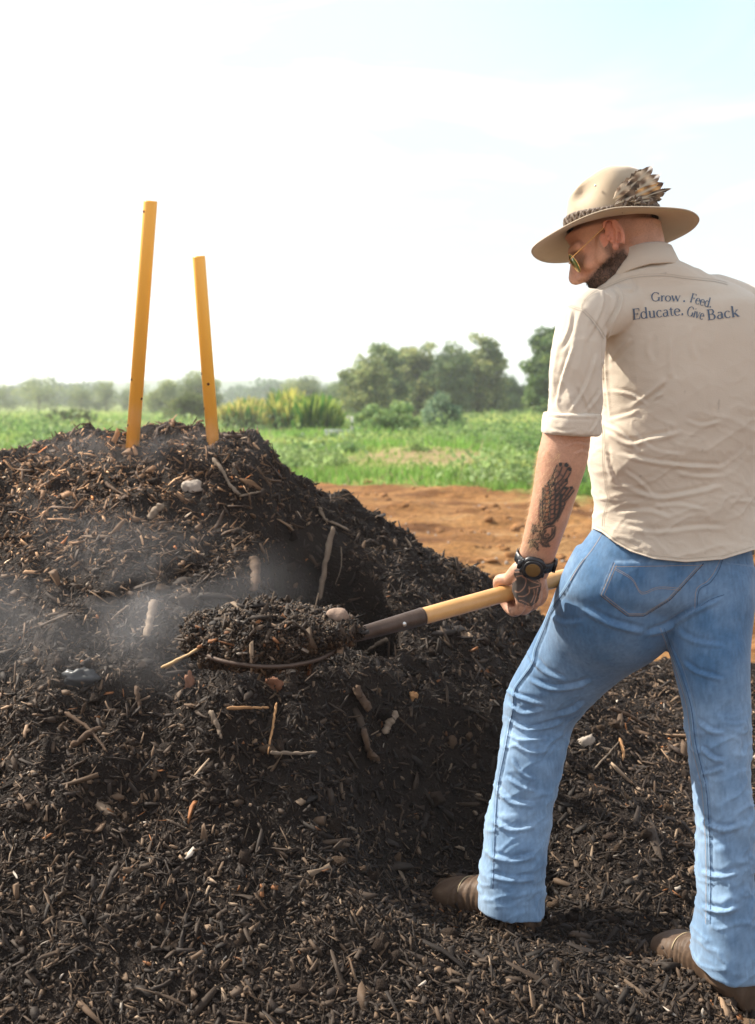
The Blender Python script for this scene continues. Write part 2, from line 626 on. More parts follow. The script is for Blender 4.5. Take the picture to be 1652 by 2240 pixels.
L(noise_n(14, 7, 0.7), bp.inputs['Height']); L(bp.outputs['Normal'], b.inputs['Normal'])
link('ground', mesh('ground', np.stack([gx, gy, gz], 1), grid_quads(len(ys), len(us))), mg, None, None, kind='structure',
     label='orange brown dirt track in front of a green paddock')

# far hills on the horizon
hx = np.linspace(-420, 420, 240)
rows = []
for Y, hh in ((430, 0.0), (480, 0.6), (530, 1.0), (600, 0.4), (700, 0.0)):
    n1 = fbm(np.stack([hx * 0.016, 0 * hx + 3, 0 * hx], 1), 4, 31)
    h = np.where(hh > 0, hh * (4.5 + 5.5 * n1 + 3.5 * np.exp(-((hx + 60) / 36) ** 2)), -3)
    rows.append(np.stack([hx, hx * 0 + Y, np.maximum(h, -3)], 1))
link('hills', mesh('hills', np.concatenate(rows), grid_quads(5, len(hx))), mat('hill', (0.10, 0.14, 0.10), 0.95, noise_scale=0.08), None, None,
     kind='structure', label='pale hills far off on the hazy horizon')

# ------------------------------------------------------------------ compost heap (height field)
RID = [(-700, 1100, 3.3), (-300, 1010, 3.3), (0, 972, 3.3), (140, 962, 3.3), (230, 948, 3.3), (330, 944, 3.3), (430, 952, 3.3), (510, 958, 3.3), (560, 962, 3.3),
       (600, 995, 3.3), (640, 1042, 3.32), (700, 1070, 3.35), (760, 1095, 3.4), (830, 1133, 3.42), (900, 1172, 3.45), (960, 1207, 3.5),
       (1020, 1243, 3.5), (1070, 1282, 3.55), (1120, 1316, 3.6), (1190, 1350, 3.6), (1300, 1412, 3.7), (1400, 1440, 3.7),
       (1500, 1448, 3.7), (1700, 1452, 3.7), (2200, 1500, 3.7), (3000, 1560, 3.7)]
RP = np.array([P(*r) for r in RID])
RX, RY, RZ = RP[:, 0], RP[:, 1], RP[:, 2]
def heap_base(x, y):
    yr = np.interp(x, RX, RY); zr = np.interp(x, RX, RZ)
    foot = np.interp(x, [-1.0, 0.2, 0.8, 1.2], [1.72, 1.75, 1.9, 2.0])
    t = (yr - y) / (yr - foot)
    tc = np.clip(t, 0, 1)
    prof = 1 - (0.72 * tc + 0.28 * tc * tc * (3 - 2 * tc))
    z = zr * prof
    back = np.maximum(y - yr, 0)
    z = np.where(y > yr, zr - 0.62 * back - 0.0, z)
    z = z - 0.05 * np.exp(-((y - yr) / 0.10) ** 2) * smooth(zr, 0.3, 0.9) * 0.0
    return np.maximum(z, 0.02 - 0.12 * np.maximum(y - yr - 0.2, 0) * 1.0 - 0.0)

def heap_z(x, y):
    z = heap_base(x, y)
    # dug-out hollow with an undercut-looking steep upper face
    dx = (x + 0.12) / 0.17; dy = (y - 2.95) / 0.19
    r = np.hypot(dx + 0.15 * dy, dy)
    z = z - 0.50 * (1 - smooth(r, 0.60, 1.12)) * (0.75 + 0.25 * np.clip(dy + .4, 0, 1))
    dx2 = (x + 0.32) / 0.16; dy2 = (y - 2.95) / 0.16
    z = z - 0.05 * np.exp(-(dx2 ** 2 + dy2 ** 2))
    # spill mound right below the hollow
    z = z + 0.06 * np.exp(-(((x + 0.02) / 0.20) ** 2 + ((y - 2.62) / 0.10) ** 2))
    # steep right flank scoured by the digging
    z = z - 0.07 * np.exp(-(((x - 0.10) / 0.18) ** 2 + ((y - 2.45) / 0.25) ** 2)) * 0.3
    # peak lump
    pk = P(556, 950, 3.3)
    z = z + 0.028 * np.exp(-(((x - pk[0]) / 0.035) ** 2 + ((y - pk[1]) / 0.06) ** 2))
    for (fx_, fy_) in ((0.25, 2.40), (0.66, 2.15)):
        g = 1 - smooth(np.hypot(x - fx_, (y - fy_)), 0.10, 0.42)
        z = z * (1 - g) + np.minimum(z, 0.035) * g
    p = np.stack([x, y, z], 1)
    k = smooth(y, 1.2, 1.6) * smooth(4.4 - y, 0.0, 0.8)
    amp = 0.35 + 0.65 * smooth(z, 0.05, 0.4)
    z = z + k * amp * (0.046 * fbm(p * 4.5, 3, 41) + 0.030 * np.maximum(-0.3, fbm(p * 12, 3, 47)) + 0.020 * np.maximum(0, fbm(p * 9, 2, 48) - 0.1) + 0.030 * np.maximum(0, fbm(p * 30, 2, 55) - 0.05))
    return z
hxs = np.linspace(-2.6, 2.8, 580); hys = np.linspace(0.9, 5.2, 470)
HX, HY = np.meshgrid(hxs, hys)
HZ = heap_z(HX.ravel(), HY.ravel())
edgek = smooth(HY.ravel(), 4.6, 5.2)
rx_ = smooth(HX.ravel() + 0.35 * noise(np.stack([HX.ravel() * 1.3, HY.ravel() * 1.3, 0 * HX.ravel()], 1), 77), 1.9, 2.35)
HZ = HZ * (1 - rx_) - 0.10 * rx_
HZ = HZ - 0.25 * edgek - 0.25 * smooth(-HY.ravel(), -1.1, -0.9)
HV = np.stack([HX.ravel(), HY.ravel(), HZ], 1)
HN = None
def hz_at(x, y):
    fx = (x - hxs[0]) / (hxs[1] - hxs[0]); fy = (y - hys[0]) / (hys[1] - hys[0])
    i = np.clip(fx.astype(int), 0, len(hxs) - 2); j = np.clip(fy.astype(int), 0, len(hys) - 2)
    a, b_ = fx - i, fy - j
    G = HZ.reshape(len(hys), len(hxs))
    return (G[j, i] * (1 - a) * (1 - b_) + G[j, i + 1] * a * (1 - b_) + G[j + 1, i] * (1 - a) * b_ + G[j + 1, i + 1] * a * b_)
def hn_at(x, y, e=0.02):
    dzx = (hz_at(x + e, y) - hz_at(x - e, y)) / (2 * e); dzy = (hz_at(x, y + e) - hz_at(x, y - e)) / (2 * e)
    n = np.stack([-dzx, -dzy, np.ones_like(dzx)], 1)
    return n / np.linalg.norm(n, axis=1)[:, None]
soil = mat('dark_compost', (0.020, 0.0135, 0.010), 0.95, noise_scale=18, noise_mix=0.65, dark=(0.007, 0.005, 0.004), bump=1.0, bump_scale=160, bump_dist=0.008, bump_detail=6, spec=0.25)
link('compost_heap', mesh('compost_heap', HV, grid_quads(len(hys), len(hxs))), soil, None, None,
     label='tall dark heap of compost and shredded bark with two orange pipes in its top', category='compost heap')

# chips of bark and wood all over the heap: far past counting
def unit_chips(n, L_, W_, T_, nrm, pos, tilt, palette, weights, seed, curve=0.25, bulge=0.0):
    """n bent, ragged splinters (12 vertices each), lying roughly along the surface normal nrm"""
    r = np.random.default_rng(seed)
    k = 3
    s = np.linspace(-0.5, 0.5, k)
    V = np.zeros((n, k, 4, 3))
    wv = np.array([0.8, 1.0, 0.7])
    jit = 1 + r.uniform(-0.75, 0.35, (n, k))
    for i in range(k):
        w_ = W_ / 2 * wv[i] * jit[:, i]
        t_ = T_ / 2 * (0.5 + 0.5 * wv[i])
        cx = s[i] * L_
        bend = curve * L_ * (s[i] ** 2 - .12) * r.normal(0, 1, n)
        side = curve * 0.5 * L_ * (s[i] ** 2) * r.normal(0, 1, n)
        for j, (a, b_) in enumerate(((-1, -1), (1, -1), (1, 1), (-1, 1))):
            V[:, i, j, 0] = cx + r.normal(0, 0.09, n) * L_
            V[:, i, j, 1] = a * w_ * r.uniform(0.6, 1.3, n) + side
            V[:, i, j, 2] = b_ * t_ * r.uniform(0.5, 1.4, n) + bend
    # frames
    z = nrm + r.normal(0, 1, (n, 3)) * tilt
    z /= np.linalg.norm(z, axis=1)[:, None]
    x = r.normal(0, 1, (n, 3)); x -= (x * z).sum(1)[:, None] * z
    x /= np.linalg.norm(x, axis=1)[:, None]
    y = np.cross(z, x)
    Vw = V.reshape(n, -1, 3)
    Vw = Vw[:, :, 0:1] * x[:, None] + Vw[:, :, 1:2] * y[:, None] + Vw[:, :, 2:3] * z[:, None] + pos[:, None]
    q = []
    for i in range(k - 1):
        for j in range(4):
            jn = (j + 1) % 4
            q.append((i * 4 + j, i * 4 + jn, (i + 1) * 4 + jn, (i + 1) * 4 + j))
    q.append((3, 2, 1, 0)); q.append(((k - 1) * 4, (k - 1) * 4 + 1, (k - 1) * 4 + 2, (k - 1) * 4 + 3))
    q = np.array(q)
    Q = (q[None] + (np.arange(n) * 12)[:, None, None]).reshape(-1, 4)
    c = np.asarray(palette)[r.choice(len(palette), n, p=np.asarray(weights) / np.sum(weights))]
    c = c * r.uniform(0.6, 1.3, (n, 1))
    C = np.repeat(c, 12, 0)
    return Vw.reshape(-1, 3), Q, C

PAL = [(0.026, 0.017, 0.012), (0.055, 0.035, 0.022), (0.105, 0.066, 0.040), (0.19, 0.125, 0.078), (0.30, 0.215, 0.145), (0.27, 0.11, 0.04), (0.42, 0.36, 0.30)]
WTS = [0.47, 0.30, 0.145, 0.058, 0.016, 0.008, 0.003]
def sample_heap(n, seed, y0=1.25, y1=4.4, power=2.0):
    r = np.random.default_rng(seed)
    xs, ys_ = [], []
    tot = 0
    while tot < n:
        x = r.uniform(-2.4, 2.5, n * 3); y = r.uniform(y0, y1, n * 3)
        keep = r.random(n * 3) < (y0 / y) ** power
        keep &= np.abs(x) < 0.42 * y + 0.75
        x, y = x[keep], y[keep]
        xs.append(x); ys_.append(y); tot += len(x)
    return np.concatenate(xs)[:n], np.concatenate(ys_)[:n]
parts = []
FOOT = [(0.25, 2.37), (0.66, 2.12)]
for (n, Lm, Ls, wr, tr, tilt, lift, seed, pw) in ((105000, 0.0062, 0.45, (0.30, 0.75), (0.2, 0.5), 0.9, 0.002, 101, 1.5),
                                        (72000, 0.0150, 0.45, (0.12, 0.42), (0.08, 0.2), 0.6, 0.004, 102, 1.5),
                                        (25000, 0.022, 0.45, (0.035, 0.10), (0.03, 0.08), 0.6, 0.006, 105, 1.5),
                                        (6500, 0.029, 0.42, (0.08, 0.30), (0.04, 0.10), 0.5, 0.007, 103, 1.3),
                                        (800, 0.060, 0.3, (0.04, 0.16), (0.03, 0.06), 0.4, 0.010, 104, 1.0)):
    x, y = sample_heap(n, seed, power=pw)
    r = np.random.default_rng(seed + 50)
    z = hz_at(x, y); nr = hn_at(x, y)
    Lh = Lm * np.exp(r.normal(0, Ls, n))
    Wd = Lh * r.uniform(*wr, n); Th = Lh * r.uniform(*tr, n)
    pos = np.stack([x, y, z], 1) + nr * (lift * r.uniform(-0.3, 1.2, n))[:, None]
    # random tone patches, darker round the dug side, sunlight painted at upper left
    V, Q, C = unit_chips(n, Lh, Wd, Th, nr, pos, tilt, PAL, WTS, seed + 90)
    chip_tone = 0.5 + 0.5 * fbm(np.stack([x * 2.2, y * 2.2, z * 2.2], 1), 3, 61)  # dry is a brightness factor, random patches first
    chip_tone = np.clip(chip_tone * 1.3 - 0.1, 0, 1)
    chip_tone = chip_tone * (1 - 0.55 * np.exp(-(((x - 0.05) / 0.45) ** 2 + ((y - 2.55) / 0.55) ** 2)))
    chip_tone = chip_tone + 0.55 * smooth(-x, 0.15, 0.7) * smooth(y, 2.5, 3.1) + 0.5 * smooth(x, 0.35, 0.9)  # sunlight painted on the upper left mound; right side lighter too
    C = C * np.repeat(0.42 + 0.85 * chip_tone, 12)[:, None]
    sun_warm = np.repeat(smooth(-x, -0.1, 0.7) * smooth(y, 2.5, 3.0), 12)[:, None]  # mask for the warm sun tint painted into the upper left chips
    C = C * (1 + sun_warm * np.array([1.05, 0.78, 0.45]))
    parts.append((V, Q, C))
for k_, (fx_, fy_, nx_, ny_) in enumerate(((0.29, 2.35, -0.8, 0.6), (0.67, 2.10, -0.47, 0.88))):       # mulch trodden up round the boots
    r = np.random.default_rng(500 + k_); n = 1800
    t = r.uniform(-0.07, 0.20, n); s_ = r.choice([-1, 1], n) * (0.040 + np.abs(r.normal(0, 0.022, n)))
    x = fx_ + nx_ * t - ny_ * s_; y = fy_ + ny_ * t + nx_ * s_
    Lh = 0.011 * np.exp(r.normal(0, .5, n))
    z = hz_at(x, y); nr = hn_at(x, y)
    pos = np.stack([x, y, z + r.uniform(0, 0.022, n) * np.exp(-(np.abs(s_) - .04) / .02)], 1)
    V, Q, C = unit_chips(n, Lh, Lh * r.uniform(.15, .5, n), Lh * r.uniform(.1, .3, n), nr, pos, 0.7, PAL, WTS, 520 + k_)
    parts.append((V, Q, C * 1.1))
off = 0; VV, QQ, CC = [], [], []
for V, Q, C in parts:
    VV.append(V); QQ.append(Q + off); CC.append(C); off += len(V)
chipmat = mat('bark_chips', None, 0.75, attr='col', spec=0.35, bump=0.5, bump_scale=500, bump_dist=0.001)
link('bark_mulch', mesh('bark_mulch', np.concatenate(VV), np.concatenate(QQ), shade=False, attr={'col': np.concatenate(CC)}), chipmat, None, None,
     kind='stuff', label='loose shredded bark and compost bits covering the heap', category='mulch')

# clods: small irregular lumps as one loose mass
def clods(n, seed, xs, ys_, rmin, rmax):
    r = np.random.default_rng(seed)
    z = hz_at(xs, ys_)
    ico = bpy.data.meshes.new('t')
    import bmesh
    bm = bmesh.new(); bmesh.ops.create_icosphere(bm, subdivisions=2, radius=1); bm.to_mesh(ico); bm.free()
    v0 = np.array([v.co[:] for v in ico.vertices]); t0 = np.array([p.vertices[:] for p in ico.polygons])
    bpy.data.meshes.remove(ico)
    Vs, Ts, Cs = [], [], []
    for i in range(n):
        s = rmin * (rmax / rmin) ** (r.random() ** 2.2)
        nn = noise(v0 * 1.6 + r.uniform(0, 90, 3), 3) * 0.5 + noise(v0 * 3.5 + r.uniform(0, 90, 3), 4) * 0.45
        V = v0 * (1 + nn)[:, None] * s * r.uniform(0.6, 1.2, 3)
        Vs.append(V + (xs[i], ys_[i], z[i] + s * 0.2)); Ts.append(t0 + i * len(v0))
        c = np.array(PAL[r.choice(5, p=[.62, .26, .09, .025, .005])]) * r.uniform(0.6, 1.3)
        Cs.append(np.repeat(c[None], len(v0), 0))
    return np.concatenate(Vs), np.concatenate(Ts), np.concatenate(Cs)
x, y = sample_heap(2600, 300, power=1.4)
V, T, C = clods(2600, 301, x, y, 0.004, 0.017)
link('soil_clods', mesh('soil_clods', V, None, T, shade=False, attr={'col': C}), mat('clod', None, 0.9, attr='col', spec=0.2, bump=1.0, bump_scale=350, bump_dist=0.003), None, None,
     kind='stuff', label='small dark clods and stones scattered over the heap', category='soil')
STEAM_D = 1.25
# ------------------------------------------------------------------ single sticks, stones and shards that stand out
HT = BVHTree.FromPolygons([tuple(v) for v in HV.tolist()], grid_quads(len(hys), len(hxs)).tolist())
def on_heap(px, py):
    h, n = cast(HT, px, py)
    return h, n
m_stick = mat('grey_stick', (0.21, 0.16, 0.115), 0.85, noise_scale=40, noise_mix=0.6, dark=(0.08, 0.055, 0.04), bump=0.6, bump_scale=120, stretch=(1, 1, 1))
m_brown = mat('brown_bark', (0.10, 0.060, 0.035), 0.85, noise_scale=50, noise_mix=0.7, dark=(0.03, 0.02, 0.015), bump=0.8, bump_scale=150)
m_fresh = mat('fresh_split_wood', (0.36, 0.20, 0.09), 0.75, noise_scale=60, noise_mix=0.5, dark=(0.22, 0.10, 0.035), bump=0.5, bump_scale=140)
m_stone = mat('pale_stone', (0.36, 0.31, 0.26), 0.8, noise_scale=45, noise_mix=0.6, dark=(0.22, 0.17, 0.13), bump=0.6, bump_scale=90)
m_rust = mat('orange_leaf', (0.17, 0.08, 0.045), 0.8, noise_scale=60, noise_mix=0.5, dark=(0.16, 0.06, 0.03), bump=0.5)

def stick(pxs, rad, m, label, lift=0.012, name='stick', cat='stick', flat=1.0, group='sticks lying on the compost heap', seed=0):
    pts = []
    for (a, b_) in pxs:
        h, n = on_heap(a, b_)
        if h is None:
            continue
        pts.append(h + n * lift)
    r = np.random.default_rng(len(label) + seed)
    pts = np.array(pts)
    # keep the stick stiff: pull depth towards a straight line
    t = np.linspace(0, 1, len(pts))
    lin = pts[0] * (1 - t)[:, None] + pts[-1] * t[:, None]
    k = pts[:, 1:2] * 0 + 1
    sc_ = lin[:, 1] / pts[:, 1]
    pts = np.array([0, 0, CH]) + (pts - [0, 0, CH]) * (sc_ * 0.7 + 0.3)[:, None]
    C = catmull(pts, 9)
    n = len(C)
    rr = rad * (1 + 0.05 * r.normal(0, 1, n) + 0.12 * np.sin(np.arange(n) * 0.35 + seed)) * np.interp(np.linspace(0, 1, n), [0, .08, .9, 1], [.55, 1, .8, .35])
    C = C + r.normal(0, rad * 0.09, (n, 3))
    rr = rr * 0.72
    big = rad >= 0.0095
    if big:                                   # split slabs: flat, square-edged, torn at the ends
        tt_ = np.linspace(0, 1, n)
        rr = rad * 0.9 * np.interp(tt_, [0, .06, .3, .8, .95, 1], [.35, .8, 1, .85, .6, .15]) * (1 + 0.10 * np.sin(tt_ * 9 + seed))
        flat = min(flat, 0.38)
    V, Q, T = sweep(C, rr, 5 if big else 6, flat=flat)
    V = V + np.stack([noise(V * (220 if big else 160), k) for k in (8, 9, 10)], 1) * rad * (0.16 if big else 0.22)
    org = C.mean(0)
    me = mesh(name, V - org, Q, T, shade=False)
    o = link(name, me, m, None, org, label=label, category=cat)
    if group: o['group'] = group
    return o

def lump(px, py, r, m, label, name='stone', cat='stone', sq=(1, 1, 1), seed=1, rot=0.0, group=None, sub=0.25, sink=0.15):
    h, n = on_heap(px, py)
    V, Q, T = ellipsoid((0, 0, 0), (1, 1, 1), None, 22, 14)
    ra_ = 2.0 if m in (m_rust, m_fresh) else 1.0
    V = V * (1 + 0.35 * ra_ * noise(V * 1.7 + seed, seed) + 0.22 * ra_ * noise(V * 4.5 + seed, seed + 3))[:, None]
    V = V * np.array(sq) * r
    c, s = math.cos(rot), math.sin(rot)
    V = V @ np.array([[c, 0, s], [0, 1, 0], [-s, 0, c]]).T
    me = mesh(name, V, Q, T, shade=False)
    o = link(name, me, m, None, h + n * r * sink - np.array([0, 0.0, 0]), label=label, category=cat)
    if group: o['group'] = group
    return o

SG = 'sticks lying on the compost heap'
stick([(462, 1012), (480, 1040), (500, 1068), (522, 1090)], 0.0075, m_stick, 'forked grey twig just below the foot of the right pipe', 0.02)
stick([(522, 1090), (556, 1082), (574, 1075)], 0.004, m_stick, 'thin curved twig end below the right orange pipe')
stick([(230, 1060), (252, 1075), (282, 1093)], 0.006, m_brown, 'dark brown twig on the sunny left shoulder of the heap')
stick([(362, 1110), (345, 1120), (325, 1142)], 0.013, m_stick, 'stubby grey bark stick beside the round pale shell')
stick([(716, 1168), (707, 1230), (698, 1310)], 0.010, m_stick, 'straight grey stake leaning in the dark hollow of the heap', 0.035, name='stake', flat=1.0, group=None)
stick([(745, 1200), (748, 1240), (735, 1280)], 0.0022, m_stick, 'hair-thin root hanging at the right side of the hollow', 0.02)
stick([(695, 1115), (712, 1140), (760, 1165)], 0.011, m_stick, 'pale weathered branch on the steep right flank of the heap')
stick([(548, 1222), (552, 1260), (548, 1300)], 0.017, m_brown, 'brown bark slab standing left of the dark hollow', 0.012, name='bark_slab', cat='bark', flat=0.4, group=None)
stick([(340, 1320), (333, 1360), (325, 1400)], 0.013, m_stick, 'upright broken grey slat in the steam left of the shovel', 0.015, flat=0.5)
stick([(298, 1505), (302, 1530), (305, 1570)], 0.007, m_brown, 'short upright brown splinter at the lower left of the heap')
stick([(498, 1553), (540, 1556), (582, 1562)], 0.005, m_fresh, 'orange split wood sliver below the loaded shovel', 0.02)
stick([(600, 1545), (596, 1600), (585, 1650)], 0.0045, m_fresh, 'rusty orange root strand hanging down the lower heap', 0.015)
stick([(590, 1648), (640, 1655), (690, 1650)], 0.006, m_stick, 'pale grey twig lying low in front of the heap', 0.015)
stick([(462, 1560), (472, 1590), (488, 1620)], 0.008, m_stick, 'forked twig in the middle of the lower heap')
stick([(140, 1565), (190, 1600), (235, 1650)], 0.006, m_brown, 'long brown twig near the lower left corner of the heap')
stick([(862, 1400), (835, 1412), (802, 1432)], 0.009, m_stick, 'grey stick under the socket of the shovel', 0.02)
stick([(858, 1560), (846, 1585), (835, 1608)], 0.012, m_stick, 'flat tan chip of wood standing in the dark lower heap', 0.015, name='wood_chip', cat='wood chip', flat=0.45, group=None)
stick([(788, 1600), (800, 1640), (815, 1660)], 0.020, m_brown, 'torn brown bark chunk with an orange end low on the heap', 0.012, name='bark_chunk', cat='bark', flat=0.6, group=None)
stick([(770, 1505), (785, 1530), (800, 1560)], 0.016, m_brown, 'thick crumbly grey branch stub below the shovel socket', 0.015, name='branch_stub', cat='branch', flat=0.9, group=None)
stick([(290, 1330), (262, 1350), (240, 1368)], 0.004, m_stick, 'fine curved straw in the steam at the left')
stick([(1352, 1620), (1358, 1650), (1362, 1672)], 0.006, m_fresh, 'small orange splinter on the ground between the legs')
stick([(1330, 1555), (1375, 1575), (1420, 1600)], 0.008, m_brown, 'dark branch on the ground behind the front knee', 0.012)
stick([(1295, 1690), (1330, 1650), (1352, 1625)], 0.003, m_stick, 'very thin pale twig on the ground between the legs', 0.01)
stick([(150, 1640), (205, 1608), (230, 1600)], 0.009, m_brown, 'crooked bark strip at the very left of the lower heap')
lump(420, 1072, 0.028, m_stone, 'round pale tan shell-like fungus on the upper heap below the pipes', 'fungus', 'fungus', (1.0, .5, .8), 3)
lump(1280, 1628, 0.024, m_stone, 'flat white pitted stone on the ground between the legs', 'white_stone', 'stone', (1.1, .6, .7), 5, -0.5)
lump(1325, 1505, 0.016, m_stick, 'round dark grey pebble beside the front knee', 'pebble', 'pebble', (1, .9, 1), 6)
lump(600, 1500, 0.016, m_rust, 'orange brown clump of rotten wood just under the shovel blade', 'rotten_wood', 'wood', (1.3, .6, 1), 8)
lump(416, 1500, 0.013, m_rust, 'ragged rust coloured dead leaf left below the shovel tip', 'dead_leaf', 'leaf', (.8, .35, 1.6), 9)
lump(905, 1528, 0.011, m_fresh, 'bright tan bit of wood on the dark heap below the handle', 'wood_bit', 'wood chip', (.8, .5, 1.1), 10)
lump(1345, 1465, 0.014, m_stone, 'pale chalky stone behind the front thigh on the ground', 'stone', 'stone', (1.5, .6, .6), 11)
lump(830, 1560, 0.020, soil, 'dark soil lump on the lower heap under the shovel socket', 'soil_lump', 'soil lump', (1.4, .8, .8), 12)
h_, n_ = on_heap(175, 1480)
lump(175, 1185 + 300, 0.03, mat('black_rubber', (0.02, 0.022, 0.025), 0.45, spec=0.5), 'smooth black curved scrap half buried at the left of the heap', 'black_scrap', 'scrap', (1.2, .6, .7), 13)
# scattered pale stones on the dirt track
r = np.random.default_rng(77)
V, Q, T = ellipsoid((0, 0, 0), (1, 1, 1), None, 10, 6)
sm = MB()
for i in range(260):
    y = r.uniform(5.2, 13); x = r.uniform(-0.5, 3.2) * y / 7
    s = r.uniform(0.004, 0.017) * (1 + 0.5 * (r.random() < 0.1))
    z = zg(np.array([x]), np.array([y]))[0] + ground_detail(np.array([x]), np.array([y]))[0]
    sm.add(V * s * r.uniform(0.6, 1.2, 3) + (x, y, z + s * 0.3), Q, T)
sm.build('track_stones', m_stone, None, False, kind='stuff', label='small pale stones strewn over the brown dirt track', category='stones')

# crumbled red-brown clods on the track
V, Q, T = ellipsoid((0, 0, 0), (1, 1, 1), None, 9, 6)
dm = MB()
for i in range(1500):
    y = 4.8 * (14 / 4.8) ** r.random(); x = r.uniform(-0.25, 0.42) * y
    if noise(np.array([[x * .8, y * 1.6, 3.]]), 31)[0] < 0.0 and r.random() < 0.8: continue
    s = r.uniform(0.008, 0.05) * (r.random() ** 0.8 + .2)
    z = zg(np.array([x]), np.array([y]))[0] + ground_detail(np.array([x]), np.array([y]))[0]
    n3 = 1 + 0.5 * noise(V * 2 + r.uniform(0, 50, 3), 5)
    dm.add(V * n3[:, None] * s * r.uniform(0.7, 1.3, 3) * (1, 1, .6) + (x, y, z + s * 0.15), Q, T)
dm.build('dirt_clods', mat('track_clod', (0.30, 0.15, 0.055), 0.95, noise_scale=3, noise_mix=0.7, dark=(0.12, 0.05, 0.02), bump=0.8, bump_scale=60, bump_dist=0.01), None, False, kind='stuff', label='crumbled red brown clods on the dirt track', category='clods')

# ------------------------------------------------------------------ the two orange pipes
m_pipe = mat('orange_plastic', (1.0, 0.50, 0.075), 0.40, spec=0.45, transl=0.04)
m_hole = mat('drilled_hole', (0.10, 0.03, 0.01), 0.8)
def pipe(top, bot, r, Y, label, holes):
    a, b_ = P(*top, Y[0]), P(*bot, Y[1])
    ax = (b_ - a) / np.linalg.norm(b_ - a)
    b2 = b_ + ax * 0.10
    L_ = np.linalg.norm(b2 - a)
    e = empty('orange_pipe', b_, label=label, category='pipe', group='orange pipes standing in the heap')
    u = np.cross(ax, [0, 1, 0.]); u /= np.linalg.norm(u); v = np.cross(ax, u)
    s = 40
    prof = [(r, 0.003), (r, L_), (r - 0.003, L_), (r - 0.003, 0.0), (r - 0.0012, -0.0012)]
    C = np.array([a + ax * p[1] for p in prof]); R = np.array([p[0] for p in prof])[:, None]
    V, Q, T = tube_rings(C, u[None] * R, v[None] * R, s, cap=False)
    i = np.arange(s); Q = np.concatenate([Q, np.stack([4 * s + i, 4 * s + (i + 1) % s, (i + 1) % s, i], 1)])
    mb = MB(); mb.add(V, Q); o = mb.build('pipe_tube', m_pipe, e)
    for (hx_, hy_) in holes:
        # hole: small dark recess ring set 1 mm proud of the wall
        tgt = P(hx_, hy_, Y[0])
        t = ((tgt - a) @ ax)
        c = a + ax * t
        Yc = c[1]
        q = P(hx_, hy_, Yc)
        off_ = (q - c) @ u
        off_ = float(np.clip(off_, -r * 0.93, r * 0.93))
        dn = u * off_ + v * (math.sqrt(r * r - off_ * off_)) * (-1 if v[1] > 0 else 1)
        dn /= np.linalg.norm(dn)
        C = np.array([c + dn * (r - 0.001), c + dn * (r + 0.0006), c + dn * (r + 0.0007)])
        k = np.array([[0.0042], [0.0042], [0.0025]])
        t2 = np.cross(dn, ax)
        V, Q, T = tube_rings(C, ax[None] * k, t2[None] * k, 14)
        mb = MB(); mb.add(V, Q, T); mb.build('drill_hole', m_hole, e)
pipe((329.5, 440), (291, 964), 0.0195, (3.12, 3.22), 'taller orange plastic pipe, on the left, leaning slightly right', [(289, 838), (314, 883), (280, 943), (317, 463)])
pipe((435, 561), (465, 952), 0.0185, (3.18, 3.24), 'shorter orange plastic pipe, on the right, leaning slightly left', [(439, 820), (458, 842), (447, 898)])

# ------------------------------------------------------------------ shovel and its load
def lineP(px, x0, y0, Y0, x1, y1, Y1):
    t = (px - x0) / (x1 - x0)
    a, b_ = P(x0, y0, Y0), P(x1, y1, Y1)
    return a + (b_ - a) * t
H0 = P(772, 1391, 2.04); H1 = P(1135, 1290, 2.26)
hd = (H1 - H0) / np.linalg.norm(H1 - H0)
m_wood = mat('shovel_wood', (0.62, 0.35, 0.13), 0.42, spec=0.45, noise_scale=14, noise_mix=0.55, dark=(0.36, 0.17, 0.05), coat=0.25, bump=0.15, bump_scale=60)
m_steel = mat('worn_steel', (0.11, 0.08, 0.065), 0.5, metal=0.55, noise_scale=35, noise_mix=0.6, dark=(0.035, 0.022, 0.016), bump=0.3, bump_scale=150)
m_rivet = mat('rivet', (0.6, 0.6, 0.58), 0.35, metal=0.9)
shovel = empty('shovel', H0 + hd * 0.15, label='long handled shovel with wooden shaft and rusty steel socket, loaded with compost', category='shovel')
# socket start to wood: px 912
pA = lineP(912, 772, 1391, 2.04, 1135, 1290, 2.26)
pEnd = H1 + hd * 0.52
mb = MB(); V, Q, T = sweep(np.array([pA - hd * 0.03, pA + hd * 0.02, H1, pEnd - hd * .02, pEnd]), [0.0150, 0.0165, 0.0170, 0.0165, 0.012], 28, n=5); mb.add(V, Q, T); mb.build('shaft', m_wood, shovel)
mb = MB()
V, Q, T = sweep(np.array([H0 - hd * 0.05, H0, H0 + hd * 0.06, pA - hd * 0.004, pA, pA + hd * 0.0005]), [0.010, 0.0125, 0.0145, 0.0172, 0.0176, 0.0160], 28, n=4)
mb.add(V, Q, T); mb.build('socket', m_steel, shovel)
q = lineP(876, 772, 1391, 2.04, 1135, 1290, 2.26)
V, Q, T = ellipsoid(q + np.array([0, -0.0178, -0.001]), (0.0048, 0.003, 0.0048), None, 14, 8)
mb = MB(); mb.add(V, Q, T); mb.build('rivet', m_rivet, shovel)
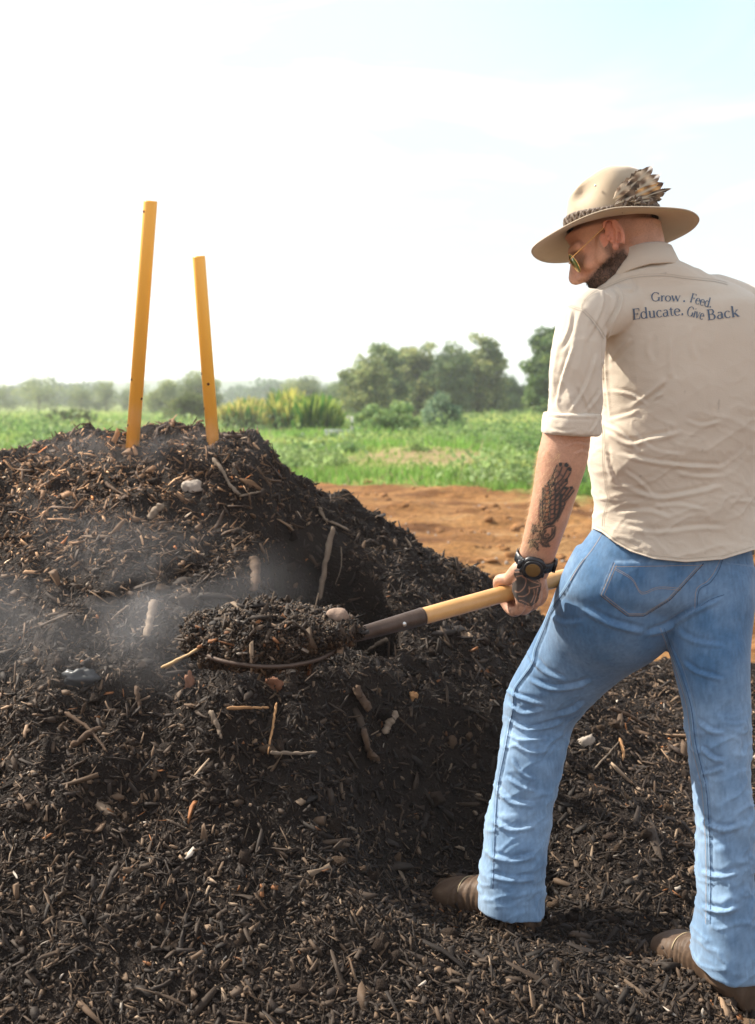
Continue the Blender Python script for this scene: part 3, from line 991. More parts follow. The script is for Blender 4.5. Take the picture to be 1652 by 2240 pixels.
# blade: dished plate; near edge runs along the lower outline seen in the photo
near = [(790, 1388), (745, 1414), (700, 1440), (650, 1453), (600, 1458), (545, 1455), (480, 1444), (425, 1420), (405, 1405)]
far = [(785, 1372), (745, 1380), (700, 1385), (650, 1390), (600, 1392), (545, 1395), (480, 1400), (425, 1402), (405, 1402)]
K = len(near)
nearY = [2.035, 1.985, 1.94, 1.915, 1.905, 1.905, 1.92, 1.96, 2.0]
farY = [2.075, 2.12, 2.15, 2.16, 2.16, 2.155, 2.13, 2.08, 2.02]
rows = []
for i in range(K):
    a = P(*near[i], nearY[i]); b_ = P(*far[i], farY[i])
    for_t = []
    for t in np.linspace(0, 1, 13):
        p = a + (b_ - a) * t
        sag = 0.028 * math.sin(math.pi * t) * math.sin(math.pi * (i + 0.3) / (K - 0.2))
        for_t.append(p - np.array([0, 0, sag]))
    rows.append(for_t)
rows = np.array(rows)
rows = catmull(rows.reshape(K, -1), 5).reshape(-1, 13, 3)
nr_, nc_ = rows.shape[:2]
V = rows.reshape(-1, 3); Q = grid_quads(nr_, nc_)
V2 = V - np.array([0, 0, 0.0025])
n0 = len(V)
b1 = [i * nc_ for i in range(nr_)]; b2 = [i * nc_ + nc_ - 1 for i in range(nr_)]
Qs = [Q, (Q + n0)[:, ::-1]]
side = []
for bb in (b1, b2, list(range(nc_)), list(range((nr_ - 1) * nc_, nr_ * nc_))):
    for i in range(len(bb) - 1):
        side.append((bb[i], bb[i + 1], bb[i + 1] + n0, bb[i] + n0))
mb = MB(); mb.add(np.concatenate([V, V2]), np.concatenate(Qs + [np.array(side)])); 
# rolled near rim
V, Q, T = sweep(rows[2:-8, 0] + np.array([0, -0.001, 0.0]), np.full(nr_ - 10, 0.0042), 10); mb.add(V, Q, T)
mb.build('blade', m_steel, shovel)

# heaped load: lump union, carried by the blade
top = [(403, 1392, 1412), (425, 1362, 1432), (455, 1349, 1442), (490, 1342, 1446), (515, 1333, 1450), (540, 1318, 1452), (570, 1315, 1452), (600, 1327, 1452), (650, 1329, 1445),
       (700, 1338, 1430), (745, 1346, 1408), (775, 1362, 1392), (792, 1375, 1386)]
LV = []
for i in range(len(top)):
    x, a, b_ = top[i]
    c = P(x, (a + b_) / 2 + 3, 2.02)
    h = (b_ - a) / 2 / F * 2.02
    w_ = [0.02, .05, .07, .085, .10, .105, .105, .105, .10, .09, .07, .045, .02][i]
    LV.append((c, h, w_))
C = np.array([l[0] for l in LV]); Hh = np.array([[l[1]] for l in LV]); Ww = np.array([[l[2]] for l in LV])
R = catmull(np.concatenate([C, Hh, Ww], 1), 8)
V, Q, T = tube_rings(R[:, :3], np.array([[0, 0, 1.]]) * R[:, 3:4], np.array([[0, 1., 0]]) * R[:, 4:5], 60, power=2.3)
V, Q, T = remesh(V, Q, T, 0.004, 2)
nn = vnorm(V, Q)
V = V + nn * (0.016 * fbm(V * 24, 3, 71) + 0.008 * fbm(V * 70, 2, 72))[:, None]
nn = vnorm(V, Q)
load_o = C.mean(0)
load = link('compost_load', mesh('compost_load', V - load_o, Q, T), soil, None, load_o, label='wet dark heap of compost resting on the shovel blade', category='compost')
r = np.random.default_rng(91)
up = np.where((nn[:, 2] > -0.75))[0]
pts = []
for (n, Lm, wr, tr, tilt, seed) in ((18000, 0.0040, (0.35, 0.75), (0.2, 0.5), 0.9, 401), (2600, 0.011, (0.2, 0.5), (0.12, 0.3), 0.6, 402), (260, 0.024, (0.1, 0.3), (0.06, 0.15), 0.6, 403)):
    ii = r.choice(up, n)
    Lh = Lm * np.exp(r.normal(0, 0.4, n))
    pos = V[ii] + nn[ii] * 0.002
    v, q_, c_ = unit_chips(n, Lh, Lh * r.uniform(*wr, n), Lh * r.uniform(*tr, n), nn[ii], pos, tilt, PAL, [.36, .32, .18, .08, .03, .02, .01], seed)
    c_ = c_ * np.repeat(np.where(nn[ii][:, 2] > 0.2, 1.2, 0.6), 12)[:, None] ** 0
    pts.append((v, q_, c_))
off = 0; VV, QQ, CC = [], [], []
for v, q_, c_ in pts:
    VV.append(v - load_o); QQ.append(q_ + off); CC.append(c_ * 0.62); off += len(v)
link('compost_crumbs', mesh('compost_crumbs', np.concatenate(VV), np.concatenate(QQ), shade=False, attr={'col': np.concatenate(CC)}), chipmat, load, None, kind='stuff')
# straw sticking out at the tip, a few upright twigs, a stone on the load
def free_stick(name, pts, rad, m, label, cat, flat=1.0):
    pts = np.array([P(*p) for p in pts]); C = catmull(pts, 6); n = len(C)
    r_ = np.random.default_rng(len(label))
    C = C + r_.normal(0, rad * 0.12, C.shape)
    V, Q, T = sweep(C, rad * np.interp(np.linspace(0, 1, n), [0, .1, .9, 1], [.6, 1, .8, .5]), 8, flat=flat)
    o_ = C.mean(0)
    return link(name, mesh(name, V - o_, Q, T), m, None, o_, label=label, category=cat)
m_straw = mat('straw', (0.50, 0.34, 0.17), 0.7, noise_scale=70, noise_mix=0.6, dark=(0.24, 0.15, 0.07), bump=0.4)
free_stick('straw_stalk', [(353, 1460, 1.93), (395, 1440, 1.935), (440, 1415, 1.95)], 0.0042, m_straw, 'pale dry stalk sticking out of the shovel tip', 'stalk', 0.7)
free_stick('straw_stalk', [(362, 1464, 1.93), (402, 1438, 1.935), (440, 1420, 1.95)], 0.0030, m_stick, 'darker thin stalk lying just under the pale one at the shovel tip', 'stalk', 0.7)
free_stick('twig', [(590, 1325, 2.02), (596, 1310, 2.02), (600, 1293, 2.02)], 0.0016, m_stick, 'short upright twig on the highest part of the shovel load', 'twig')
free_stick('twig', [(688, 1335, 2.02), (693, 1315, 2.02), (697, 1297, 2.02)], 0.0014, m_stick, 'short upright twig on the handle side of the shovel load', 'twig')
V, Q, T = ellipsoid((0, 0, 0), (1, 1, 1), None, 16, 10)
V = V * (1 + 0.3 * noise(V * 1.6 + 5, 2))[:, None] * (0.020, 0.016, 0.016)
link('clay_lump', mesh('clay_lump', V, Q, T), mat('clay', (0.30, 0.21, 0.16), 0.85, noise_scale=60, noise_mix=0.5, dark=(0.1, 0.07, 0.05), bump=0.6), None, P(738, 1350, 2.0),
     label='pinkish brown clay lump on the shovel load next to the socket', category='clay')
# roots dangling below the blade
rb = MB(); r = np.random.default_rng(5)
for i in range(26):
    x = r.uniform(450, 690); y = np.interp(x, [425, 480, 545, 600, 650, 700], [1418, 1440, 1452, 1456, 1450, 1438]) - 3
    Y = r.uniform(1.93, 2.03); l = r.uniform(10, 42)
    p = [P(x, y, Y), P(x + r.normal(0, 5), y + l / 2, Y), P(x + r.normal(0, 9), y + l, Y)]
    v, q_, t_ = sweep(np.array(p), [0.0014, 0.0011, 0.0005], 5, n=4); rb.add(v, q_, t_)
rb.build('root_strands', m_brown, load, origin=load_o, kind='stuff')

# steam drifting off the hot compost
def steam(name, c, s, dens, label, seed, scale):
    V, Q, T = ellipsoid((0, 0, 0), (1, 1, 1), None, 24, 14)
    me = mesh(name, V * np.array(s), Q, T)
    m = bpy.data.materials.new(name); m.use_nodes = True; nt = m.node_tree; nt.nodes.clear()
    o = nt.nodes.new('ShaderNodeOutputMaterial'); pv = nt.nodes.new('ShaderNodeVolumePrincipled')
    pv.inputs['Color'].default_value = (0.95, 0.96, 1, 1); pv.inputs['Anisotropy'].default_value = 0.3
    tc = nt.nodes.new('ShaderNodeTexCoord'); L = nt.links.new
    mp = nt.nodes.new('ShaderNodeMapping'); mp.inputs['Scale'].default_value = (1 / s[0], 1 / s[1], 1 / s[2]); L(tc.outputs['Object'], mp.inputs['Vector'])
    ln = nt.nodes.new('ShaderNodeVectorMath'); ln.operation = 'LENGTH'; L(mp.outputs['Vector'], ln.inputs[0])
    mr = nt.nodes.new('ShaderNodeMapRange'); mr.interpolation_type = 'SMOOTHSTEP'
    mr.inputs['From Min'].default_value = 1.0; mr.inputs['From Max'].default_value = 0.15; L(ln.outputs['Value'], mr.inputs['Value'])
    mp2 = nt.nodes.new('ShaderNodeMapping'); mp2.inputs['Scale'].default_value = (1, 1, 1.6); mp2.inputs['Rotation'].default_value = (0, 0.5, 0); L(tc.outputs['Object'], mp2.inputs['Vector'])
    nz = nt.nodes.new('ShaderNodeTexNoise'); nz.inputs['Scale'].default_value = scale; nz.inputs['Detail'].default_value = 3; nz.inputs['Distortion'].default_value = 1.2
    L(mp2.outputs['Vector'], nz.inputs['Vector'])
    m2 = nt.nodes.new('ShaderNodeMapRange'); m2.inputs['From Min'].default_value = 0.44; m2.inputs['From Max'].default_value = 0.74; L(nz.outputs['Fac'], m2.inputs['Value'])
    mu = nt.nodes.new('ShaderNodeMath'); mu.operation = 'MULTIPLY'; L(mr.outputs['Result'], mu.inputs[0]); L(m2.outputs['Result'], mu.inputs[1])
    mu2 = nt.nodes.new('ShaderNodeMath'); mu2.operation = 'MULTIPLY'; L(mu.outputs[0], mu2.inputs[0]); mu2.inputs[1].default_value = dens
    L(mu2.outputs[0], pv.inputs['Density']); L(pv.outputs['Volume'], o.inputs['Volume'])
    link(name, me, m, None, c, kind='stuff', label=label, category='steam')
steam('steam', P(230, 1290, 2.42), (0.62, 0.20, 0.28), STEAM_D, 'white steam drifting over the left face of the heap', 1, 2.2)
steam('steam', P(300, 958, 3.15), (0.55, 0.14, 0.15), STEAM_D * 0.8, 'thin steam rising around the foot of the left pipe', 2, 4.0)
# ------------------------------------------------------------------ the man
def z1(L_): return [(1124 + 0.300 * a, 330.5 + 0.300 * b_) for a, b_ in L_]
def z2(L_): return [(1057.6 + 0.340 * a, 727 + 0.340 * b_) for a, b_ in L_]
def z3(L_): return [(991.5 + 0.380 * a, 1223 + 0.380 * b_) for a, b_ in L_]
def z8(L_): return [(1024.5 + 0.160 * a, 1123.7 + 0.160 * b_) for a, b_ in L_]
def zt(L_): return [(1156.8 + 0.1033 * a, 991.5 + 0.1033 * b_) for a, b_ in L_]

pitch = math.radians(31); yaw = math.radians(10)
Fh = np.array([-math.cos(pitch) * math.cos(yaw), math.cos(pitch) * math.sin(yaw), -math.sin(pitch)])
Lh_ = np.array([-math.sin(yaw), -math.cos(yaw), 0.])
Uh = np.cross(Fh, Lh_)
MH = np.stack([Fh, Lh_, Uh], 1)
HC = np.array([0.487, 2.28, 1.494])
def hp(f, l, u):
    return HC + MH @ np.array([f, l, u])
body = MB()
def E(c, r, M=MH):
    body.add(*ellipsoid(hp(*c), r, M))
def CP(a, ra, b_, rb_):
    body.add(*capsule(a, ra, b_, rb_))
# skull, face, jaw
E((-0.014, 0, 0.042), (0.097, 0.076, 0.086))
E((-0.045, 0, 0.0), (0.062, 0.066, 0.062))
E((0.030, 0, -0.012), (0.060, 0.060, 0.075))
E((0.040, 0, -0.060), (0.052, 0.052, 0.045))
E((0.062, 0, -0.088), (0.030, 0.032, 0.026))
CP(hp(0.004, 0.050, -0.045), 0.018, hp(0.058, 0.022, -0.092), 0.022)
CP(hp(0.004, -0.050, -0.045), 0.018, hp(0.058, -0.022, -0.092), 0.022)
CP(hp(0.068, 0, 0.0), 0.020, hp(0.078, 0, -0.042), 0.019)
CP(hp(0.082, 0, 0.006), 0.010, hp(0.094, 0, -0.034), 0.0135)
CP(hp(0.078, 0, 0.0), 0.014, hp(0.088, 0, -0.034), 0.016)
for s in (1, -1):
    E((0.058, s * 0.034, -0.024), (0.027, 0.019, 0.020))         # cheekbone
    CP(hp(0.084, s * 0.012, 0.018), 0.010, hp(0.070, s * 0.048, 0.016), 0.011)   # brow
    CP(hp(0.020, s * 0.062, 0.0), 0.016, hp(0.040, s * 0.052, -0.030), 0.018)
    E((0.096, s * 0.0125, -0.038), (0.010, 0.0072, 0.0072))         # nostril wing
    # ear: shell, rim and lobe
    ea = math.radians(-8)
    ME = MH @ np.array([[math.cos(ea), 0, math.sin(ea)], [0, 1, 0], [-math.sin(ea), 0, math.cos(ea)]]) @ np.array([[0.97, -0.24 * s, 0], [0.24 * s, 0.97, 0], [0, 0, 1]]).T
    ec = np.array(hp(0.002, s * 0.086, -0.002))
    th = np.linspace(-2.2, 2.35, 26)
    # rim from the front root over the top and down the back to the lobe
    ring = [ec + ME @ np.array([-(0.0165 + 0.002 * math.sin(t)) * math.sin(t + 0.9) , s * 0.005, 0.0305 * math.cos(t + 0.9) * (1.0 if math.cos(t + .9) > 0 else 1.0)]) for t in np.linspace(-1.9, 1.75, 26)]
    body.add(*sweep(np.array(ring), np.interp(np.linspace(0, 1, 26), [0, .2, .8, 1], [0.0028, 0.0042, 0.0042, 0.0055]), 10))
    body.add(*ellipsoid(ec + ME @ np.array([0.0, -s * 0.004, 0.001]), (0.016, 0.0032, 0.029), ME))
    body.add(*ellipsoid(ec + ME @ np.array([0.006, s * 0.001, -0.027]), (0.0075, 0.0042, 0.009), ME))
    body.add(*sweep(np.array([ec + ME @ np.array([-0.006, s * .003, .018]), ec + ME @ np.array([-0.008, s * .004, 0]), ec + ME @ np.array([0.0, s * .004, -.018])]), [0.003, 0.0035, 0.003], 8, n=4))
    body.add(*ellipsoid(ec + ME @ np.array([0.012, s * 0.003, -0.006]), (0.004, 0.004, 0.006), ME))
    CP(hp(-0.002, s * 0.066, 0.0), 0.014, hp(0.002, s * 0.078, -0.004), 0.011)
body.add(*sweep(np.array([hp(0.080, 0, 0.016), hp(0.090, 0, 0.002), hp(0.102, 0, -0.016), hp(0.1125, 0, -0.033), hp(0.103, 0, -0.041), hp(0.084, 0, -0.044)]), [0.009, 0.0078, 0.0082, 0.0095, 0.0085, 0.007], 14, n=4))
CP(hp(0.079, -0.014, -0.064), 0.0080, hp(0.079, 0.014, -0.064), 0.0080)     # lips
CP(hp(0.077, -0.012, -0.074), 0.0080, hp(0.077, 0.012, -0.074), 0.0080)
# neck and trunk core
CP(hp(-0.040, 0, -0.03), 0.056, P(1398, 590, 2.26), 0.060)
CP(P(1398, 590, 2.26), 0.060, P(1430, 660, 2.27), 0.085)
CP(P(1380, 690, 2.27), 0.050, P(1600, 690, 2.29), 0.055)
CP(P(1480, 770, 2.28), 0.085, P(1480, 1000, 2.27), 0.095)
CP(P(1430, 980, 2.27), 0.078, P(1430, 1180, 2.27), 0.070)
CP(P(1520, 980, 2.27), 0.078, P(1520, 1180, 2.27), 0.070)
CP(P(1400, 1210, 2.28), 0.06, P(1200, 1500, 2.42), 0.045); CP(P(1200, 1500, 2.42), 0.045, P(1120, 1950, 2.35), 0.034)
CP(P(1540, 1220, 2.26), 0.06, P(1572, 1560, 2.18), 0.045); CP(P(1572, 1560, 2.18), 0.045, P(1588, 2030, 2.10), 0.034)
# left arm: upper arm inside the sleeve, forearm seen
CP(P(1380, 690, 2.28), 0.045, P(1270, 725, 2.175), 0.020)
CP(P(1270, 725, 2.175), 0.022, P(1255, 890, 2.13), 0.036)
C, A, B = sections([(1207, 870, 1300, 870, 2.13, 0.042), (1193, 920, 1296, 920, 2.12, 0.044), (1186, 955, 1291, 958, 2.125, 0.045), (1176, 1003, 1284, 1010, 2.13, 0.046),
                    (1168, 1060, 1263, 1074, 2.14, 0.044), (1160, 1108, 1247, 1126, 2.15, 0.040), (1150, 1150, 1231, 1170, 2.165, 0.034),
                    (1142, 1187, 1217, 1211, 2.18, 0.028), (1134, 1212, 1206, 1242, 2.195, 0.0255), (1128, 1232, 1198, 1262, 2.205, 0.0255)], 4)
body.add(*tube_rings(C, A, B, 36))
# hand gripping the shaft
def grip(c, a, e1, e2, R, wristp, sgn=1.0, thumb=True):
    def Q_(phi, s, rho):
        ph = math.radians(phi)
        return c + a * s + (e1 * math.cos(ph) + e2 * math.sin(ph)) * rho
    sp = [-0.0335, -0.0115, 0.0105, 0.0310]
    rad = [0.0107, 0.0109, 0.0102, 0.0090]
    ext = [0.006, 0.0075, 0.005, 0.001]
    for i in range(4):
        s = sp[i] * sgn
        rr = rad[i]
        ph = [16, -12, -44, -78, -112, -150, -188, -222]
        rho = [R + .017, R + .0205 + ext[i] * .3, R + .0195 + ext[i], R + .0165 + ext[i], R + .0125 + ext[i] * .4, R + .010, R + .009, R + .0085]
        w_ = [1.12, 1.12, 1.0, 1.04, 0.95, 0.93, 0.86, 0.70]
        pts = [Q_(p_, s * (1 - 0.10 * k / 7), q) for k, (p_, q) in enumerate(zip(ph, rho))]
        body.add(*sweep(np.array(pts), np.array(w_) * rr, 14, n=3))
        body.add(*ellipsoid(pts[-1], (rr * .70,) * 3, None, 12, 8))
        body.add(*ellipsoid(pts[0], (rr * 1.12,) * 3, None, 12, 8))
        wp = wristp + a * s * 0.55
        body.add(*capsule(wp, 0.017, pts[0], rr * 1.12, 14, 5))
        body.add(*capsule(wp * .5 + pts[0] * .5, 0.0145, pts[1], rr * 1.05, 14, 5))
    # ball of the thumb and the thumb itself, lying over the top of the shaft to the far side
    t0 = wristp - a * 0.020 * sgn + e1 * (-0.010)
    t1 = Q_(72, -0.036 * sgn, R + 0.014); t2 = Q_(112, -0.043 * sgn, R + 0.0125); t3 = Q_(165, -0.034 * sgn, R + 0.011); t4 = Q_(205, -0.022 * sgn, R + 0.010)
    body.add(*capsule(t0, 0.018, t1, 0.0125, 14, 5))
    body.add(*sweep(np.array([t1, t2, t3, t4]), [0.0125, 0.0115, 0.0112, 0.009], 14, n=4))
    body.add(*ellipsoid(t4, (0.009,) * 3, None, 12, 8))
    body.add(*ellipsoid(t1, (0.0125,) * 3, None, 12, 8))
    body.add(*ellipsoid((wristp * .45 + c * .55) + e1 * (R + .006) * 0.9, (0.030, 0.016, 0.030), None, 16, 10))
gc = lineP(1139, 772, 1391, 2.04, 1135, 1290, 2.26)
e1 = np.array([0, -1, 0.]) - hd * (hd @ np.array([0, -1, 0.])); e1 /= np.linalg.norm(e1)
e2 = np.cross(hd, e1); e2 = e2 if e2[2] > 0 else -e2
grip(gc, hd, e1, e2, 0.0165, P(1160, 1243, 2.205))
# right arm and hand on the far side, holding the end of the shaft
CP(P(1640, 690, 2.30), 0.05, P(1740, 930, 2.48), 0.042)
rc = H1 + hd * 0.42
CP(P(1740, 930, 2.48), 0.042, rc + np.array([0.07, -0.02, 0.06]), 0.027)
grip(rc, hd, -e1 * 0.3 + e2 * 0.954, e1 * -0.954 - e2 * 0.3, 0.0160, rc + np.array([0.05, -0.01, 0.055]), -1.0)
V, Q, T = body.arr()
V, Q, T = remesh(V, Q, T, 0.0021, 4, 0.5)
hh0 = (V - HC) @ MH
wch = ((np.linalg.norm(V - HC, axis=1) < 0.15) & (hh0[:, 2] < 0.045) & (np.abs(hh0[:, 1]) < 0.069)).astype(float)
wch *= 1 - np.exp(-(((hh0[:, 0] - 0.104) / 0.020) ** 2 + (hh0[:, 1] / 0.02) ** 2 + ((hh0[:, 2] + 0.034) / 0.025) ** 2))
V = relax(V, Q, wch, 14)
HA = P(1340, 493, 2.28)
hz_ = np.array([-0.115, 0.10, 0.985]); hz_ /= np.linalg.norm(hz_)
hf = np.array([-math.cos(yaw), math.sin(yaw), 0.]); hf -= hz_ * (hf @ hz_); hf /= np.linalg.norm(hf)
hlft = np.cross(hz_, hf)
MHat = np.stack([hf, hlft, hz_], 1)
lh = (V - HA) @ MHat                     # the skull sits inside the crown of the hat
inh = (lh[:, 2] > -0.012) & (np.hypot(lh[:, 0], lh[:, 1]) < 0.16)
ee = np.sqrt((lh[:, 0] / 0.080) ** 2 + (lh[:, 1] / 0.068) ** 2)
tz = smooth(lh[:, 2], -0.012, 0.004)
kk = np.where(inh & (ee > 1), 1 + (1 / np.maximum(ee, 1) - 1) * tz, 1.0)
lh[:, 0] *= kk; lh[:, 1] *= kk
bk = np.where(inh & (lh[:, 2] > 0.02), np.clip(1 - (lh[:, 2] - 0.02) * 5, 0.6, 1), 1)
lh[:, 0] *= bk; lh[:, 1] *= bk
lh[:, 2] = np.where(inh, np.minimum(lh[:, 2], 0.055), lh[:, 2])
V = np.where(inh[:, None], HA + lh @ MHat.T, V)
nn = vnorm(V, Q)
V = V + nn * (0.0005 * fbm(V * 90, 3, 7))[:, None]
# eyes are closed down by the head's tilt; sockets pressed in under the brow
hl = (V - HC) @ MH
for s in (1, -1):
    d = np.linalg.norm((hl - np.array([0.088, s * 0.030, -0.002])) / np.array([0.03, 0.017, 0.012]), axis=1)
    V = V - Fh * (0.008 * np.exp(-d * d))[:, None]
# nostril
d = np.linalg.norm((hl - np.array([0.104, 0.008, -0.049])) / 0.005, axis=1)
V = V + Uh * (0.004 * np.exp(-d * d))[:, None]
# ear hole and hollow
d = np.linalg.norm((hl - np.array([0.003, 0.092, -0.006])) / np.array([0.008, 0.012, 0.012]), axis=1)
V = V - Lh_ * (0.006 * np.exp(-d * d))[:, None]
px, py = proj(V)
# elbow creases
V = folds(V, nn, [(z2([(520, 740), (600, 715), (680, 735)]), 3, 0.0014), (z2([(530, 720), (610, 690), (690, 700)]), 2.5, 0.0010), (z2([(580, 790), (640, 765), (670, 790)]), 3, 0.0012)])
hl = (V - HC) @ MH
skin = np.array([0.52, 0.31, 0.215])
Cs = np.repeat(skin[None], len(V), 0)
Cs *= (1 + 0.16 * fbm(V * 30, 3, 21) + 0.10 * noise(V * 420, 22))[:, None] * np.array([1, 0.95, 0.92]) + 0.0
red = np.clip(fbm(V * 14 + 9, 3, 23), 0, 1)[:, None]
Cs = Cs * (1 - 0.35 * red * np.array([0.1, 0.6, 0.65]))
ishead = (np.linalg.norm(V - HC, axis=1) < 0.155)
# shaved scalp shadow and beard on the skin
scalp = ishead * smooth(hl[:, 2], -0.02, 0.02) * smooth(-hl[:, 0], 0.0, 0.03)
Cs = Cs * (1 - 0.22 * scalp * (1 + 0.3 * noise(V * 700, 5)))[:, None]
bd_line = hl[:, 0] * 0.25
beard = ishead * smooth(-hl[:, 2] + 0.10 * fbm(V * 60, 2, 25) * 0.1, 0.020, 0.044) * smooth(hl[:, 0], -0.012, 0.006) * (1 - smooth(hl[:, 0], 0.099, 0.104)) * smooth(-hl[:, 2] + 0.30 * (0.055 - np.abs(hl[:, 0] - 0.0)) , 0.030, 0.048)
side = ishead * smooth(hl[:, 0], 0.014, 0.020) * smooth(-hl[:, 0], -0.038, -0.028) * smooth(0.020 - hl[:, 2], 0, 0.03) * (np.abs(hl[:, 1]) > 0.045) * (np.abs(hl[:, 1]) < 0.074)
beard = np.clip(np.maximum(beard, side * 0.6), 0, 1)
beard = beard * (0.8 + 0.2 * noise(V * 500, 9))
Cs = Cs * (1 - beard[:, None]) + np.array([0.024, 0.016, 0.012]) * beard[:, None]
ear = ishead * (np.abs(hl[:, 1]) > 0.074) * (hl[:, 0] < 0.03) * (hl[:, 2] > -.05)
Cs = Cs * (1 + ear[:, None] * np.array([0.25, -0.05, -0.08]))
# ---- tattoos: ink stays in the skin of the forearm and the back of the hand
px, py = proj(V)
arm = (px > 1085) & (px < 1300) & (py > 985) & (py < 1350) & (V[:, 1] < 2.30) & (nn[:, 1] < 0.35)
ink = np.zeros(len(V)); tint = np.zeros(len(V)); tint2 = np.zeros(len(V))
ai = np.where(arm)[0]; ax_, ay_ = px[ai], py[ai]
def inkline(poly, w_, k=1.0, closed=False):
    poly = list(poly)
    if closed: poly = poly + [poly[0]]
    d = dist_poly(ax_, ay_, poly)
    ink[ai] = np.maximum(ink[ai], k * np.clip(1.35 - d / (w_ * 1.25), 0, 1))
def inkfill(poly, k=1.0, arr=None):
    m = in_poly(ax_, ay_, poly)
    a_ = ink if arr is None else arr
    a_[ai[m]] = np.maximum(a_[ai[m]], k)
wing = zt([(380, 640), (520, 440), (640, 220), (700, 190), (850, 220), (900, 310), (860, 420), (820, 620), (740, 720), (920, 700), (980, 760), (880, 930), (760, 1120), (680, 1280), (560, 1440), (480, 1530), (300, 1480), (190, 1380), (200, 1150), (260, 950), (300, 740)])
inkfill(wing, 1.0, tint)
inkfill(zt([(320, 660), (430, 640), (440, 1350), (300, 1400), (290, 900)]), 1.0, tint2)
# long flight feathers
feath = [[(600, 250), (500, 480), (400, 640)], [(705, 290), (650, 440), (560, 560), (450, 680)], [(830, 310), (720, 520), (600, 640), (560, 700)], [(890, 400), (800, 560), (680, 680), (580, 790)],
         [(820, 630), (700, 760), (590, 880)], [(740, 740), (640, 880), (560, 960)], [(890, 770), (760, 960), (700, 1010)], [(960, 790), (860, 920), (760, 1010)], [(800, 780), (720, 900), (690, 990)]]
for f_ in feath:
    inkline(catmull(np.array(zt(f_)), 4), 1.5)
for c_, rx_, ry_ in (((670, 235), 40, 45), ((800, 250), 50, 48), ((868, 345), 45, 48), ((800, 570), 35, 50), ((790, 740), 60, 30), ((905, 730), 40, 28), ((410, 640), 30, 35), ((520, 640), 30, 30), ((700, 880), 45, 25)):
    inkfill(zt([(c_[0] + rx_ * math.cos(t), c_[1] + ry_ * math.sin(t)) for t in np.linspace(0, 6.0, 14)]), 1.0)
# bars across the feathers
for (a_, b_) in (((540, 350), (640, 400)), ((490, 490), (560, 560)), ((640, 430), (720, 480)), ((600, 640), (700, 690)), ((740, 560), (690, 640)), ((430, 640), (440, 700)), ((760, 880), (850, 920))):
    inkline(zt([a_, b_]), 2.0, 0.75)
# overlapping covert feathers: columns of scallops
for ci, (x0, x1, y0, y1, hgt, slope) in enumerate(((290, 340, 740, 1420, 95, 0.25), (345, 440, 680, 1450, 92, -0.35), (450, 560, 680, 1460, 98, -0.45), (560, 660, 780, 1440, 98, -0.5), (240, 300, 980, 1400, 80, 0.3))):
    y_ = y0
    while y_ < y1:
        sx = (x1 - x0) / 2
        arc = [(x0 + sx * (1 - math.cos(t)), y_ + slope * sx * (1 - math.cos(t)) + hgt * 0.42 * math.sin(t)) for t in np.linspace(0, math.pi, 9)]
        inkline(zt(arc), 1.35)
        inkline(zt([(x0, y_), (x0, y_ + hgt)]), 1.1, 0.8)
        y_ += hgt
inkline(zt([(440, 660), (460, 900), (450, 1150), (430, 1400)]), 2.4); inkline(zt([(560, 700), (570, 950), (540, 1300)]), 1.8)
inkline(zt([(680, 880), (665, 1000), (660, 1180), (610, 1350), (500, 1490), (330, 1520)]), 3.4)
inkline(zt([(300, 740), (310, 900), (290, 1100), (300, 1400)]), 1.5)
for k_ in range(5):
    inkline(zt([(700 - 18 * k_, 1130 + 55 * k_), (760 - 30 * k_, 1100 + 55 * k_), (745 - 30 * k_, 1170 + 60 * k_), (690 - 20 * k_, 1200 + 60 * k_)]), 1.2, 0.85)
inkline(zt([(690 + 45 * math.cos(t) + 30, 1070 + 55 * math.sin(t)) for t in np.linspace(0, 6.3, 12)]), 1.5)
# head, claws and flourishes towards the wrist
inkfill(zt([(80, 1550), (300, 1480), (420, 1560), (330, 1700), (250, 1800), (60, 1830), (0, 1760)]), 0.55, tint)
rr_ = np.random.default_rng(12)
for k_ in range(48):
    cx_, cy_ = rr_.uniform(40, 420), rr_.uniform(1500, 1980)
    t0_ = rr_.uniform(0, 6)
    inkline(zt([(cx_ + 30 * math.cos(t), cy_ + 26 * math.sin(t)) for t in np.linspace(t0_, t0_ + 3.4, 7)]), 1.2, 0.85)
for f_ in ([(60, 1640), (250, 1650), (400, 1560), (540, 1540)], [(20, 1850), (200, 1820), (420, 1790), (520, 1700), (560, 1570)], [(280, 1700), (260, 1850), (330, 1950), (440, 1970)], [(500, 1600), (480, 1750), (400, 1850), (420, 1960)],
           [(560, 1600), (540, 1740), (470, 1830), (360, 1900)], [(0, 1900), (120, 1880), (190, 1960), (180, 2030)], [(30, 1990), (110, 1950), (200, 2050)], [(360, 1640), (310, 1720), (300, 1820)]):
    inkline(catmull(np.array(zt(f_)), 4), 2.0, 0.95)
inkfill(zt([(300, 1830), (420, 1780), (500, 1700), (440, 1850), (400, 1960), (330, 1930)]), 0.7)
